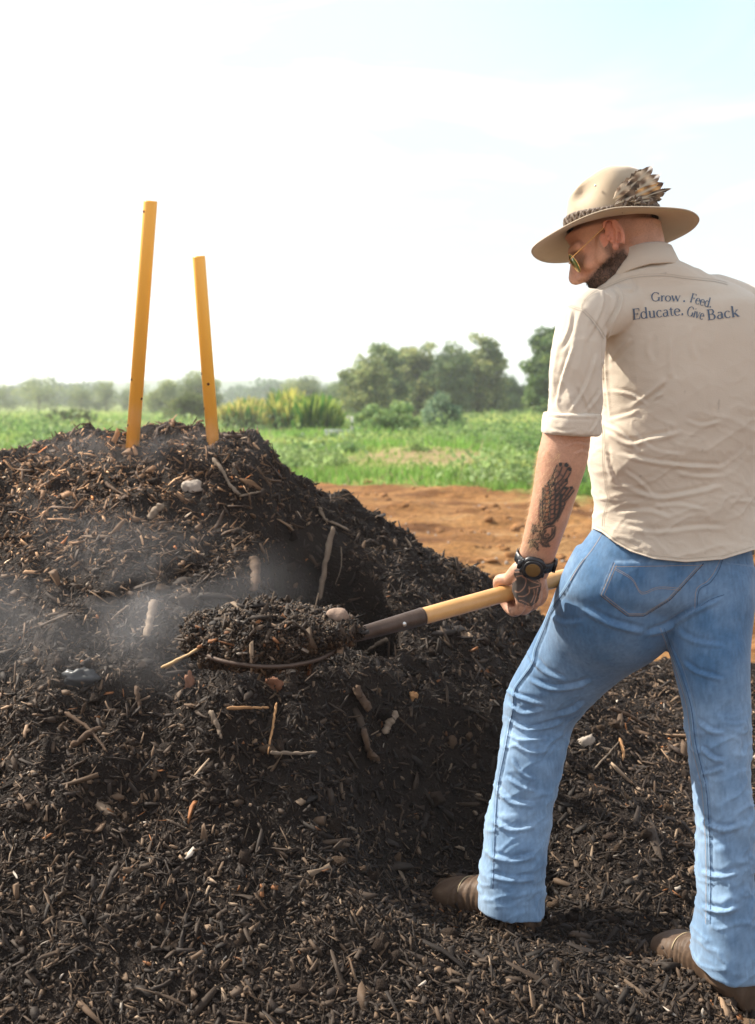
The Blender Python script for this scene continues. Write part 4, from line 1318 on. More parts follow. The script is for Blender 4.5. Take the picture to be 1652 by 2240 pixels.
# hand: dark bird-like shape with pale sweeping lines
hand_ink = z8([(640, 760), (700, 750), (800, 790), (940, 820), (990, 930), (1000, 990), (980, 1080), (950, 1200), (860, 1270), (760, 1240), (690, 1210), (640, 1150), (560, 1060), (590, 960), (660, 900), (620, 830)])
inkfill(hand_ink, 0.95)
def unink(poly, w_):
    d = dist_poly(ax_, ay_, poly)
    ink[ai] *= np.clip(d / w_, 0.12, 1)
for f_ in ([(640, 800), (760, 800), (880, 860), (990, 940)], [(660, 860), (760, 850), (860, 920), (980, 960)], [(740, 860), (790, 900), (770, 1000), (700, 1070), (640, 1060)], [(830, 1020), (900, 1010), (980, 985)], [(830, 1000), (830, 1080), (760, 1130), (690, 1130)],
           [(900, 1040), (900, 1120), (860, 1210)], [(700, 1180), (760, 1200), (830, 1240)], [(950, 1020), (930, 1120), (900, 1220)]):
    unink(catmull(np.array(z8(f_)), 4), 1.9)
inkline(z8([(540, 1040), (620, 1100), (680, 1160), (640, 1200)]), 1.2, 0.5)
inkv = np.clip(ink, 0, 1)[:, None]
Cs = Cs * (1 - 0.50 * tint[:, None] * np.array([0.9, 0.95, 0.9]))
Cs = Cs * (1 + 0.35 * (tint2 * tint)[:, None] * np.array([0.8, 0.3, -0.3]))
Cs = Cs * (1 - 0.96 * inkv) + np.array([0.030, 0.042, 0.046]) * 0.96 * inkv
# dusty, grubby fingers
dirtm = (np.linalg.norm(V - gc, axis=1) < 0.09) * smooth(py, 1290, 1345) * np.clip(noise(V * 160, 3) * 1.5, 0, 1)
Cs = Cs * (1 - 0.5 * dirtm[:, None])
m_skin = mat('skin', None, 0.52, attr='col', spec=0.4, bump=0.6, bump_scale=420, bump_dist=0.0012, bump_detail=6, sss=0.0)
FEET = np.array([0.62, 2.2, 0.04])
person = link('person', mesh('person', V - FEET, Q, attr={'col': Cs}), m_skin, None, FEET,
              label='man in wide felt hat, beige shirt and blue jeans, back turned, lifting a loaded shovel', category='person')
bodytree = bvh(V, Q)
PO = FEET
def kid(name, V, Q=None, T=None, m=None, parent=None, attr=None, shade=True, quadmat=None, **props):
    p = parent or person
    o = link(name, mesh(name, np.asarray(V) - PO, Q, T, shade, attr, quadmat), m, p, None, **props)
    return o

# hairs: beard tufts and fine arm hair
def hairs(sel, n, length, rad, down, seed, spread=0.5):
    r = np.random.default_rng(seed)
    ii = r.choice(sel, n)
    b0 = V[ii]; nr_ = nn[ii]
    d = nr_ + down + r.normal(0, spread, (n, 3)); d /= np.linalg.norm(d, axis=1)[:, None]
    s = np.cross(d, r.normal(0, 1, (n, 3))); s /= np.linalg.norm(s, axis=1)[:, None]
    l = length * r.uniform(0.5, 1.3, (n, 1))
    Vh = np.stack([b0 - s * rad, b0 + s * rad, b0 + d * l + np.array(down) * l * 0.3], 1).reshape(-1, 3)
    return Vh, np.arange(n * 3).reshape(-1, 3)
sel = np.where((beard > 0.55) & ishead)[0]
if len(sel):
    vh, th_ = hairs(sel, 9000, 0.005, 0.00035, Fh * 0.1 - Uh * 0.9, 3, 0.45)
    kid('beard', vh, None, th_, mat('beard_hair', (0.030, 0.019, 0.013), 0.6, spec=0.4), shade=False, label='short dark brown beard')
sel = np.where((np.linalg.norm(V - HC, axis=1) < 0.155) & (((V - HC) @ MH)[:, 0] < -0.022) & (np.abs(((V - HC) @ MH)[:, 1]) < 0.074) & (((V - HC) @ MH)[:, 2] > -0.035))[0]
vh, th_ = hairs(sel, 9000, 0.0016, 0.00016, -Uh * 0.3, 6, 0.4)
kid('stubble', vh, None, th_, mat('stubble_hair', (0.06, 0.04, 0.03), 0.7), shade=False, label='shaved stubble on the back of the head')
sel = np.where((px > 1120) & (px < 1260) & (py > 985) & (py < 1205) & (V[:, 1] < 2.25) & (nn[:, 0] < -0.25))[0]
vh, th_ = hairs(sel, 1900, 0.010, 0.00018, np.array([-0.3, 0, -0.8]), 4, 0.5)
kid('arm_hair', vh, None, th_, mat('blond_hair', (0.62, 0.45, 0.26), 0.5, transl=0.3), shade=False)

# ---------------- shirt
sh = MB()
tor = [(1352, 585, 1475, 572, 2.26, 0.062), (1322, 612, 1530, 594, 2.26, 0.078), (1300, 640, 1600, 620, 2.265, 0.092), (1292, 680, 1650, 655, 2.27, 0.108), (1300, 740, 1668, 730, 2.27, 0.120),
       (1309, 830, 1668, 830, 2.27, 0.126), (1308, 900, 1664, 905, 2.27, 0.126), (1296, 960, 1658, 968, 2.27, 0.124), (1292, 1000, 1652, 1005, 2.27, 0.122), (1300, 1045, 1646, 1050, 2.27, 0.120), (1306, 1100, 1642, 1105, 2.27, 0.120),
       (1297, 1150, 1646, 1160, 2.27, 0.124), (1296, 1205, 1652, 1210, 2.27, 0.130), (1290, 1270, 1658, 1280, 2.27, 0.134)]
C, A, B = sections(tor, 5)
sh.add(*tube_rings(C, A, B, 64, power=2.45))
sh.add(*capsule(P(1405, 655, 2.24), 0.050, P(1283, 704, 2.15), 0.041, 24, 8))
C, A, B = sections([(1252, 655, 1335, 668, 2.17, 0.045), (1225, 690, 1328, 700, 2.15, 0.054), (1211, 740, 1322, 745, 2.14, 0.058), (1205, 800, 1319, 800, 2.13, 0.060), (1202, 850, 1317, 852, 2.125, 0.060), (1199, 900, 1313, 903, 2.12, 0.058), (1203, 935, 1306, 938, 2.12, 0.052)], 5)
sh.add(*tube_rings(C, A, B, 44, power=2.2))
sh.add(*capsule(P(1560, 655, 2.27), 0.052, P(1655, 690, 2.30), 0.056, 20, 8))
sh.add(*capsule(P(1655, 690, 2.30), 0.058, P(1742, 930, 2.48), 0.060, 20, 8))
V, Q, T = sh.arr()
V, Q, T = remesh(V, Q, T, 0.0034, 9, 0.5)
nn = vnorm(V, Q)
px, py = proj(V)
# broad billow and fine creases
low = smooth(py, 740, 1000)
slv = (px < 1318) & (py < 960)
wq = V * np.array([5.0, 3.0, 12.0]) + 0.7 * np.stack([fbm(V * 6, 2, 81), fbm(V * 6, 2, 82), fbm(V * 6, 2, 83)], 1)
rid1 = (1 - np.abs(fbm(wq, 2, 85)) * 2.6).clip(0, 1) ** 3
rot = np.array([[0.86, 0, 0.5], [0, 1, 0], [-0.5, 0, 0.86]])
wq2 = (V @ rot.T) * np.array([8.0, 4.0, 24.0]) + 0.6 * fbm(V * 10, 2, 86)[:, None]
rid2 = (1 - np.abs(fbm(wq2, 2, 87)) * 2.4).clip(0, 1) ** 3
wq3 = V * np.array([16.0, 8.0, 4.0]) + 0.8 * fbm(V * 5, 2, 88)[:, None]
rid3 = (1 - np.abs(fbm(wq3, 2, 89)) * 2.4).clip(0, 1) ** 3
d = np.where(slv, 0.0035 * rid3 + 0.001 * rid2, (0.0022 * rid1 + 0.0022 * rid2) * (0.12 + 0.88 * low) + 0.0012 * rid3 * (1 - low))
fz = (1 - np.abs(fbm((V @ rot) * np.array([20, 12, 52.]) + 0.8 * fbm(V * 14, 2, 76)[:, None], 2, 77)) * 2.5).clip(0, 1) ** 3
d = d * smooth(py, 600, 660) + 0.0011 * fz * (0.35 + 0.65 * low) + (0.009 * fbm((V @ rot.T) * np.array([4.5, 4.5, 13.]), 2, 90) + 0.003 * fbm(V * 9, 2, 99)) * (0.25 + 0.75 * low)
V = V + nn * d[:, None]
strokes = [(z2([(1180, 300), (1060, 400), (950, 480)]), 5, 0.006), (z2([(1150, 390), (1060, 440), (960, 510)]), 4, 0.005), (z2([(800, 570), (1000, 505), (1180, 370)]), 4, 0.004),
           (z2([(790, 640), (930, 720), (1080, 690), (1290, 640)]), 5, 0.006), (z2([(760, 590), (880, 650), (1000, 770)]), 4, 0.005), (z2([(860, 780), (1050, 830), (1300, 862), (1560, 872)]), 4.5, 0.006),
           (z2([(880, 980), (1100, 1065), (1330, 1040), (1560, 985)]), 5, 0.006), (z2([(850, 1175), (1050, 1150), (1210, 1200)]), 5, 0.005), (z2([(860, 1245), (1100, 1290), (1400, 1262), (1560, 1270)]), 5, 0.004),
           (z2([(1208, 40), (1203, 200), (1210, 300)]), 6, 0.004), (z2([(820, 380), (950, 402), (1065, 475)]), 3.5, 0.004), (z2([(900, 890), (1000, 960), (1110, 1070)]), 4, 0.004), (z2([(960, 640), (1100, 760), (1300, 790)]), 4, 0.003),
           (z2([(1230, 900), (1380, 930), (1560, 925)]), 4, 0.004), (z2([(1080, 1130), (1250, 1110), (1450, 1150)]), 4, 0.004), (z2([(1290, 560), (1400, 600), (1550, 570)]), 4, 0.003), (z2([(780, 700), (800, 850), (850, 980)]), 4, 0.004),
           (z2([(470, 490), (510, 300), (590, 60)]), 4, 0.006), (z2([(555, 520), (660, 350), (735, 130)]), 4, 0.005), (z2([(655, 520), (730, 430), (762, 370)]), 3.5, 0.005), (z2([(440, 470), (455, 250), (500, 0)]), 4, 0.005), (z2([(690, 520), (650, 420), (600, 330)]), 3, 0.004),
           (z1([(640, 1000), (650, 1100), (600, 1240), (520, 1400)]), 4, 0.005), (z1([(420, 1150), (400, 1300), (330, 1450)]), 4, 0.004), (z1([(520, 1200), (600, 1290), (660, 1370)]), 2.5, 0.003),
           (z1([(860, 1370), (780, 1440), (700, 1540)]), 5, 0.004), (z1([(760, 960), (850, 950), (860, 1010), (800, 1000)]), 4, 0.004), (z1([(1320, 840), (1400, 900), (1480, 930)]), 4, 0.004), (z1([(900, 880), (1000, 850), (1120, 860)]), 4, 0.002),
           (z1([(1000, 1330), (980, 1450), (1010, 1540)]), 6, 0.003), (z1([(1300, 1260), (1290, 1400), (1330, 1530)]), 6, 0.003)]
V = folds(V, nn, [(a_, b_ * 1.0, c_ * 0.62) for a_, b_, c_ in strokes])
# deep armhole crease between sleeve and back
V = folds(V, nn, [(z1([(705, 985), (765, 1050), (750, 1150), (690, 1260), (660, 1350), (652, 1540), (665, 1750), (690, 2000)]), 3.5, -0.006)])
nn = vnorm(V, Q)
px, py = proj(V)
hemx = [1200, 1297, 1318, 1345, 1380, 1430, 1500, 1580, 1660, 1800]
hemy = [1155, 1156, 1165, 1187, 1207, 1223, 1230, 1224, 1200, 1190]
hemv = np.interp(px, hemx, hemy) + np.where(V[:, 1] > 2.28, 10, 0)
sn = np.abs(py - hemv) < 2.3
V[sn, 2] = CH - (hemv[sn] - CY) / F * V[sn, 1]
px, py = proj(V)
fy = py[Q].mean(1); fx = px[Q].mean(1)
fd = V[Q].mean(1)[:, 1]
keep = fy < np.interp(fx, hemx, hemy) + np.where(fd > 2.28, 10, 0) + 0.2
# drop the hidden neck cap so the collar and neck show
Q = Q[keep]
used = np.unique(Q); rm = -np.ones(len(V), int); rm[used] = np.arange(len(used)); V = V[used]; Q = rm[Q]; nn = nn[used]
stree = bvh(V, Q)
base = np.array([0.60, 0.525, 0.43])
Csh = base * (1 + 0.05 * fbm(V * 8, 3, 92))[:, None]
spots = smooth(noise(V * 120, 93), 0.93, 0.97)[:, None]
Csh = Csh * (1 - 0.25 * spots)
allV, allQ, allC, allM = [V], [Q], [Csh], [np.zeros(len(Q), int)]
noff = len(V)
def add_rib(pts, w_, m_i, color, lift=0.0011, step=4.0, tree=None):
    global noff
    v, q = ribbon(tree or stree, pts, w_, lift, step)
    if len(v) and len(q):
        allV.append(v); allQ.append(q + noff); allC.append(np.repeat(np.array(color)[None], len(v), 0)); allM.append(np.full(len(q), m_i)); noff += len(v)
dk = base * 0.72
for s_ in (z1([(360, 1118), (500, 1168), (495, 1130), (560, 1045), (700, 985), (870, 925), (1090, 910), (1250, 930), (1460, 952), (1560, 975)]),):
    s_ = catmull(np.array(s_), 4)
    add_rib(s_, 1.3, 0, dk, 0.0008); add_rib(np.array(s_) + (0, -4.5), 0.8, 0, base * 0.84, 0.0008)
s_ = catmull(np.array(z1([(500, 1168), (560, 1230), (620, 1310), (655, 1370)])), 4); add_rib(s_, 1.2, 0, dk, 0.0008); add_rib(s_ + (4, -3.5), 0.8, 0, base * .75, 0.0008)
s_ = catmull(np.array(z2([(762, 590), (770, 700), (768, 850), (790, 1010), (800, 1080), (770, 1180), (765, 1250)])), 5); add_rib(s_, 1.0, 0, base * 0.7, 0.0008); add_rib(s_ + (4, 0), .8, 0, base * .75, 0.0008)
hs = np.stack([np.linspace(1305, 1648, 60), np.interp(np.linspace(1305, 1648, 60), hemx, hemy) - 8], 1); add_rib(hs, 0.9, 0, base * 0.7, 0.0008)

hem_pts = []
for hx_ in np.linspace(1299, 1650, 110):
    h2, n2 = cast(stree, hx_, float(np.interp(hx_, hemx, hemy)) - 1.6)
    if h2 is not None: hem_pts.append(h2 + n2 * 0.0002)
if len(hem_pts) > 5:
    v, q, t = sweep(np.array(hem_pts), np.full(len(hem_pts), 0.0015), 6)
    allV.append(v); allQ.append(q + noff); allC.append(np.repeat(base[None], len(v), 0)); allM.append(np.zeros(len(q), int)); noff += len(v)

# ---- lettering printed on the back
def arc(cx, cy, rx, ry, a0, a1, n=16, th=0.088, tn=0.03):
    o = []
    for k in range(n + 1):
        a = math.radians(a0 + (a1 - a0) * k / n)
        o.append((cx + rx * math.cos(a), cy + ry * math.sin(a), tn + (th - tn) * abs(math.cos(a)) ** 1.6))
    return o
TK, TN = 0.088, 0.032
def ln(*p, w=TK): return [(a, b_, w) for a, b_ in p]
def serif(x, y, l=0.085): return ln((x - l, y), (x + l, y), w=0.034)
GL = {
 'G': (0.70, [arc(.35, .33, .29, .335, 48, 318), ln((.60, .02), (.60, .27)), serif(.60, .28, .09), ln((.57, .50), (.57, .64), w=.04)]),
 'r': (0.34, [ln((.12, .0), (.12, .42)), serif(.12, .012), ln((.03, .41), (.12, .425), w=.03), ln((.13, .33), (.20, .41), (.28, .42), w=.04), ln((.28, .40), (.31, .38), w=.07)]),
 'o': (0.50, [arc(.24, .21, .19, .215, 0, 360, 22)]),
 'w': (0.70, [ln((.05, .42), (.19, .0)), ln((.19, .0), (.33, .40), w=TN), ln((.33, .42), (.47, .0)), ln((.47, .0), (.62, .41), w=TN), serif(.05, .425, .07), serif(.33, .425, .06), serif(.63, .425, .06)]),
 'v': (0.46, [ln((.05, .42), (.21, .0)), ln((.21, .0), (.38, .41), w=TN), serif(.05, .425, .07), serif(.39, .425, .06)]),
 '.': (0.24, [ln((.05, .05), (.16, .05), w=.11)]),
 ' ': (0.20, []),
 'F': (0.54, [ln((.14, 0), (.14, .66)), serif(.14, .014, .10), ln((.04, .65), (.48, .65), w=.036), ln((.14, .34), (.38, .34), w=.036), ln((.47, .66), (.47, .52), w=.036), ln((.38, .41), (.38, .27), w=.034)]),
 'E': (0.58, [ln((.14, 0), (.14, .66)), ln((.04, .65), (.49, .65), w=.036), ln((.04, .014), (.52, .014), w=.036), ln((.14, .34), (.39, .34), w=.036), ln((.48, .66), (.48, .53), w=.036), ln((.51, .0), (.53, .15), w=.036), ln((.39, .41), (.39, .27), w=.034)]),
 'e': (0.45, [arc(.23, .21, .18, .215, 8, 318, 18), ln((.06, .235), (.40, .235), w=.032)]),
 'd': (0.52, [arc(.22, .21, .17, .215, 40, 325, 18), ln((.40, .0), (.40, .68)), ln((.32, .67), (.40, .68), w=.03), ln((.40, .012), (.48, .02), w=.034)]),
 'u': (0.54, [ln((.12, .42), (.12, .14)), arc(.24, .13, .12, .125, 180, 320, 8), ln((.40, .42), (.40, .0)), ln((.03, .415), (.12, .42), w=.03), ln((.31, .415), (.40, .42), w=.03), ln((.40, .012), (.48, .02), w=.034)]),
 'c': (0.43, [arc(.23, .21, .18, .215, 52, 318, 16), ln((.33, .37), (.34, .33), w=.07)]),
 'a': (0.44, [arc(.17, .12, .12, .12, 60, 330, 12, .08), ln((.32, .05), (.32, .32)), arc(.20, .32, .12, .10, 0, 150, 8, .07), ln((.32, .24), (.18, .23), w=.03), ln((.32, .03), (.40, .02), w=.04)]),
 't': (0.32, [ln((.14, .10), (.14, .52), w=.075), arc(.22, .10, .08, .09, 180, 310, 6, .07), ln((.03, .41), (.27, .41), w=.034)]),
 'i': (0.26, [ln((.12, 0), (.12, .42)), serif(.12, .012, .08), ln((.04, .415), (.12, .42), w=.03), ln((.09, .60), (.15, .60), w=.085)]),
 'B': (0.60, [ln((.14, 0), (.14, .66)), ln((.04, .65), (.28, .65), w=.034), ln((.04, .014), (.30, .014), w=.034), ln((.14, .35), (.30, .35), w=.03), arc(.28, .50, .15, .15, -90, 90, 10), arc(.30, .18, .19, .17, -90, 90, 10)]),
 'k': (0.54, [ln((.12, 0), (.12, .68)), serif(.12, .012), ln((.14, .18), (.38, .41), w=TN), ln((.22, .25), (.42, .0)), serif(.37, .415, .07), serif(.45, .012, .07), ln((.04, .67), (.12, .68), w=.03)]),
}
ink_blue = (0.10, 0.135, 0.19)
def word(txt, x0, y0, x1, y1, cap, y1a=None):
    wid = sum(GL[c][0] for c in txt)
    L_ = math.hypot(x1 - x0, y1 - y0)
    sx = L_ / wid; sy = cap / 0.66
    ux, uy = (x1 - x0) / L_, (y1 - y0) / L_
    cur = 0.0
    for ch in txt:
        for st in GL[ch][1]:
            pts = [(x0 + ux * (cur + a) * sx + (-uy) * -b_ * sy, y0 + uy * (cur + a) * sx - ux * b_ * sy) for a, b_, w_ in st]
            ws = [w_ * (sx + sy) / 2 * 1.15 for a, b_, w_ in st]
            add_rib(pts, ws, 1, ink_blue, 0.0013, 1.4)
        cur += GL[ch][0]
word('Grow', 1424, 659, 1489, 660, 19); word('.', 1493, 661, 1501, 661, 19); word('Feed.', 1508, 661, 1556, 674, 20)
word('Educate.', 1383, 699, 1497, 689, 23); word('Give', 1501, 690, 1538, 700, 21); word('Back', 1547, 701, 1619, 692, 23)

m_shirt = mat('beige_cotton', None, 0.85, attr='col', spec=0.15, sheen=0.35, bump=0.5, bump_scale=420, bump_dist=0.0012, transl=0.10, bump_detail=8)
m_print = mat('printed_ink', None, 0.8, attr='col', spec=0.1)
VV = np.concatenate(allV); 
shirt = kid('shirt', VV, np.concatenate(allQ), None, [m_shirt, m_print], attr={'col': np.concatenate(allC)}, quadmat=np.concatenate(allM), label='beige cotton work shirt with Grow. Feed. Educate. Give Back printed on the back')
# rolled cuff
C, A, B = sections([(1195, 901, 1311, 905, 2.12, 0.060), (1189, 904, 1314, 909, 2.12, 0.066), (1187, 925, 1314, 930, 2.12, 0.067), (1185, 943, 1313, 949, 2.12, 0.066), (1190, 949, 1306, 954, 2.12, 0.060)], 4)
V, Q, T = tube_rings(C, A, B, 56, power=2.25)
V, Q, T = remesh(V, Q, T, 0.003, 2)
nq = vnorm(V, Q)
V = V + nq * (0.0016 * fbm(V * np.array([30, 30, 60]), 3, 95) + 0.001 * fbm(V * 120, 2, 96))[:, None]
px, py = proj(V)
V = folds(V, nq, [([(1194, 911), (1250, 915), (1312, 917)], 2.2, -0.0012), ([(1290, 948), (1304, 930), (1310, 912)], 2.5, 0.002), ([(1200, 940), (1230, 946), (1262, 944)], 2.5, 0.0015)])
kid('cuff', V, Q, None, m_shirt, shirt, attr={'col': np.repeat((base * 1.06)[None], len(V), 0)})
V, Q, T = ellipsoid(P(1251, 931, 2.05) , (0.003, 0.002, 0.003), None, 12, 8)
h_, n_ = cast(bvh(np.array([list(p) for p in (np.array([0, 0, 0]),)]), np.zeros((0, 4), int)), 0, 0) if False else (None, None)
# collar: a standing band folded over, open to the front
cc = hp(-0.045, 0, -0.085)
cdir = (hp(0, 0, 0) - P(1420, 640, 2.27)); cdir /= np.linalg.norm(cdir)
ck = P(1408, 582, 2.262)
ux = np.array([0.985, -0.05, 0.165]); ux /= np.linalg.norm(ux)
uy = np.array([0.03, 0.97, -0.2]); uy -= ux * (uy @ ux); uy /= np.linalg.norm(uy)
uz = np.cross(ux, uy)
prof = [(0.061, 0.010), (0.0615, 0.026), (0.064, 0.031), (0.067, 0.028), (0.074, 0.004), (0.082, -0.018), (0.080, -0.020), (0.071, 0.0), (0.063, 0.012)]
th = np.linspace(math.radians(112), math.radians(428), 70)
rows = []
for a in th:
    row = []
    fr = 1 - abs((math.degrees(a) - 270) / 158)       # 1 at the nape, 0 at the collar points
    for (r_, z_) in prof:
        kx, ky = 0.95, 0.95
        drop = -0.012 * (1 - fr) * (1 if z_ < 0.01 else 0.3)
        row.append(ck + ux * (r_ * kx * math.cos(a)) + uy * (r_ * ky * math.sin(a)) + uz * (z_ + drop))
    rows.append(row)
R = np.array(rows); V = R.reshape(-1, 3)
V = V + (0.0018 * fbm(V * 35, 3, 97))[:, None] * np.array([0.3, -0.5, 1.0])
Qc = grid_quads(len(th), len(prof))
kid('collar', V, Qc, None, m_shirt, shirt, attr={'col': np.repeat(base[None], len(V), 0)})
# ---------------- jeans
jm = MB()
C, A, B = sections([(1310, 1130, 1630, 1130, 2.27, 0.102), (1296, 1165, 1634, 1165, 2.27, 0.106), (1268, 1205, 1640, 1210, 2.27, 0.112), (1242, 1250, 1644, 1262, 2.27, 0.118), (1225, 1290, 1646, 1310, 2.27, 0.114), (1240, 1330, 1640, 1350, 2.27, 0.09)], 5)
jm.add(*tube_rings(C, A, B, 60, power=2.3))
C, A, B = sections([(1262, 1200, 1545, 1290, 2.27, 0.10), (1236, 1248, 1520, 1345, 2.28, 0.115), (1213, 1305, 1470, 1385, 2.30, 0.115), (1190, 1368, 1405, 1432, 2.35, 0.098), (1152, 1438, 1342, 1480, 2.39, 0.088), (1117, 1497, 1284, 1538, 2.42, 0.080),
                    (1102, 1545, 1253, 1590, 2.43, 0.076), (1105, 1588, 1243, 1632, 2.42, 0.073), (1094, 1650, 1233, 1672, 2.40, 0.072), (1076, 1735, 1213, 1742, 2.385, 0.072), (1062, 1830, 1198, 1838, 2.365, 0.072), (1050, 1925, 1190, 1932, 2.35, 0.074), (1044, 1985, 1192, 1995, 2.345, 0.076)], 5)
jm.add(*tube_rings(C, A, B, 48, power=2.15))
C, A, B = sections([(1420, 1250, 1646, 1250, 2.26, 0.105), (1446, 1320, 1645, 1320, 2.24, 0.100), (1458, 1390, 1640, 1390, 2.22, 0.092), (1474, 1450, 1636, 1450, 2.20, 0.086), (1497, 1550, 1634, 1550, 2.18, 0.078), (1512, 1650, 1634, 1650, 2.16, 0.074),
                    (1526, 1735, 1640, 1735, 2.14, 0.072), (1532, 1850, 1646, 1850, 2.12, 0.070), (1528, 1960, 1650, 1960, 2.105, 0.070), (1520, 2045, 1658, 2050, 2.10, 0.076), (1516, 2105, 1662, 2112, 2.10, 0.078)], 5)
jm.add(*tube_rings(C, A, B, 48, power=2.15))
V, Q, T = jm.arr()
V, Q, T = remesh(V, Q, T, 0.0036, 8, 0.5)
nn = vnorm(V, Q)
px, py = proj(V)
low = smooth(py, 1480, 1620)
wq = V * np.array([9.0, 6.0, 22.0]) + 0.7 * np.stack([fbm(V * 7, 2, 111), fbm(V * 7, 2, 112), fbm(V * 7, 2, 113)], 1)
rot = np.array([[0.88, 0, -0.47], [0, 1, 0], [0.47, 0, 0.88]])
rid1 = (1 - np.abs(fbm(wq @ rot.T, 2, 115)) * 2.3).clip(0, 1) ** 2.2
wq2 = (V @ rot) * np.array([14.0, 10.0, 36.0]) + 0.6 * fbm(V * 12, 2, 116)[:, None]
rid2 = (1 - np.abs(fbm(wq2, 2, 117)) * 2.4).clip(0, 1) ** 3
V = V + nn * (0.0018 * rid1 * low + 0.0030 * rid2 * (0.15 + low) + 0.003 * fbm(V * 9, 2, 118))[:, None]
js = [(z3([(300, 740), (365, 790), (530, 840)]), 4.5, 0.007), (z3([(310, 830), (400, 885), (520, 865)]), 4.5, 0.006), (z3([(320, 920), (430, 985), (640, 935)]), 5, 0.007), (z3([(310, 1000), (400, 1045), (560, 1030)]), 4.5, 0.005),
      (z3([(465, 570), (530, 650), (650, 700)]), 5, 0.005), (z3([(430, 690), (560, 745), (700, 735), (800, 700)]), 5, 0.006), (z3([(600, 900), (690, 870), (755, 820)]), 4.5, 0.006), (z3([(330, 1060), (450, 1115), (560, 1100)]), 4.5, 0.005),
      (z3([(330, 1150), (400, 1240), (480, 1270)]), 4.5, 0.005), (z3([(300, 1250), (390, 1310), (480, 1340)]), 4.5, 0.005), (z3([(740, 285), (900, 372), (1100, 425)]), 7, 0.006), (z3([(1100, 440), (1240, 395), (1345, 330), (1560, 220)]), 6, 0.007),
      (z3([(1320, 590), (1400, 650), (1560, 700)]), 5, 0.005), (z3([(1400, 930), (1480, 990), (1560, 1000)]), 5, 0.006), (z3([(1410, 1080), (1500, 1150), (1560, 1160)]), 5, 0.006), (z3([(1430, 1240), (1500, 1225), (1560, 1200)]), 5, 0.005),
      (z3([(1290, 420), (1400, 480), (1560, 500)]), 6, 0.004), (z3([(560, 330), (640, 370), (760, 360)]), 6, 0.003), (z3([(500, 640), (440, 560), (420, 500)]), 4, 0.004), (z3([(640, 1000), (560, 1060), (500, 1150)]), 5, 0.004),
      (z3([(240, 1300), (330, 1400), (480, 1420)]), 6, 0.006), (z3([(220, 1500), (330, 1560), (480, 1540)]), 6, 0.006), (z3([(200, 1700), (330, 1740), (480, 1710)]), 6, 0.007), (z3([(200, 1820), (330, 1850), (480, 1840)]), 6, 0.007), (z3([(1420, 1500), (1540, 1560), (1650, 1540)]), 6, 0.006), (z3([(1420, 1800), (1540, 1830), (1650, 1800)]), 6, 0.006), (z3([(1420, 2000), (1540, 2030), (1650, 2000)]), 6, 0.007)]
V = V + nn * (0.006 * fbm(V * np.array([7, 7, 10.]), 2, 119) * low)[:, None]
V = folds(V, nn, [(a_, b_ * 0.85, c_ * 1.05) for a_, b_, c_ in js])
# patch pocket stands proud
pocket = z3([(925, 15), (845, 205), (1000, 325), (1100, 325), (1250, 230), (1440, 25), (1180, 10)])
px, py = proj(V); nn = vnorm(V, Q)
dd = dist_poly(px, py, pocket + [pocket[0]])
inp = in_poly(px, py, pocket) & (nn[:, 1] < 0.2)
V = V + nn * (0.0032 * np.where(inp, np.clip(dd / 2.5, 0, 1), 0))[:, None]
# side seam raised edge
V = folds(V, nn, [(z3([(760, 0), (700, 90), (640, 190), (570, 290), (520, 420), (480, 520), (462, 600), (400, 690), (355, 760), (345, 870), (325, 960), (300, 1100), (270, 1250), (255, 1350), (240, 1600), (230, 1900)]), 2.4, 0.0034),
                  (z3([(1215, 400), (1260, 520), (1310, 650), (1370, 850), (1395, 1050), (1430, 1200), (1460, 1350), (1480, 1700), (1480, 2100)]), 2.4, 0.0034)])
jtree = bvh(V, Q)
wear = 0.5 + 0.5 * fbm(V * 5, 3, 121)
px, py = proj(V)
fade = 0.42 * smooth(py, 1380, 1640) + 0.38 * wear + 0.30 * fbm(V * 22, 4, 122)
seamd = np.minimum(dist_poly(px, py, pocket + [pocket[0]]), dist_poly(px, py, z3([(760, 0), (640, 190), (520, 420), (462, 600), (355, 760), (325, 960), (255, 1350), (230, 1900)])))
puck = np.exp(-(seamd / 5.0) ** 2) * (0.5 + 0.5 * np.sign(noise(V * 130, 127)) * np.abs(noise(V * 130, 127)) ** 0.5)
fade = fade + 0.35 * fbm(V * 11, 4, 128) + 0.45 * puck
fade = np.clip(fade - 0.05, 0, 1)[:, None]
Cj = np.array([0.064, 0.140, 0.258]) * (1 - fade) + np.array([0.235, 0.340, 0.475]) * fade
Cj = Cj * (1 + 0.16 * noise(V * np.array([260, 260, 60]), 123) + 0.10 * noise(V * 420, 124))[:, None]
rub = np.clip(rid1 * low + rid2 * 0.4 * low, 0, 1)[:, None]
Cj = Cj * (1 + 0.12 * rub)
allV, allQ, allC, allM = [V], [Q], [Cj], [np.zeros(len(Q), int)]
noff = len(V)
navy = (0.045, 0.09, 0.17); thread = (0.36, 0.27, 0.20); palej = (0.16, 0.27, 0.41)
side = catmull(np.array(z3([(760, 0), (700, 90), (640, 190), (570, 290), (520, 420), (480, 520), (462, 600), (400, 690), (355, 760), (345, 870), (325, 960), (300, 1100), (270, 1250), (255, 1350), (240, 1600), (230, 1900)])), 5)
add_rib(side, 1.7, 1, navy, 0.0010, 4, jtree); add_rib(side + (-5, -1), 2.2, 1, palej, 0.0008, 4, jtree)
ins = catmull(np.array(z3([(1215, 400), (1260, 520), (1310, 650), (1370, 850), (1395, 1050), (1430, 1200), (1460, 1350), (1480, 1700), (1480, 2100)])), 5)
add_rib(ins, 1.5, 1, navy, 0.0010, 4, jtree); add_rib(ins + (-6, 0), 2.0, 1, palej, 0.0008, 4, jtree); add_rib(ins + (-9, 0), 0.8, 1, thread, 0.0010, 4, jtree)
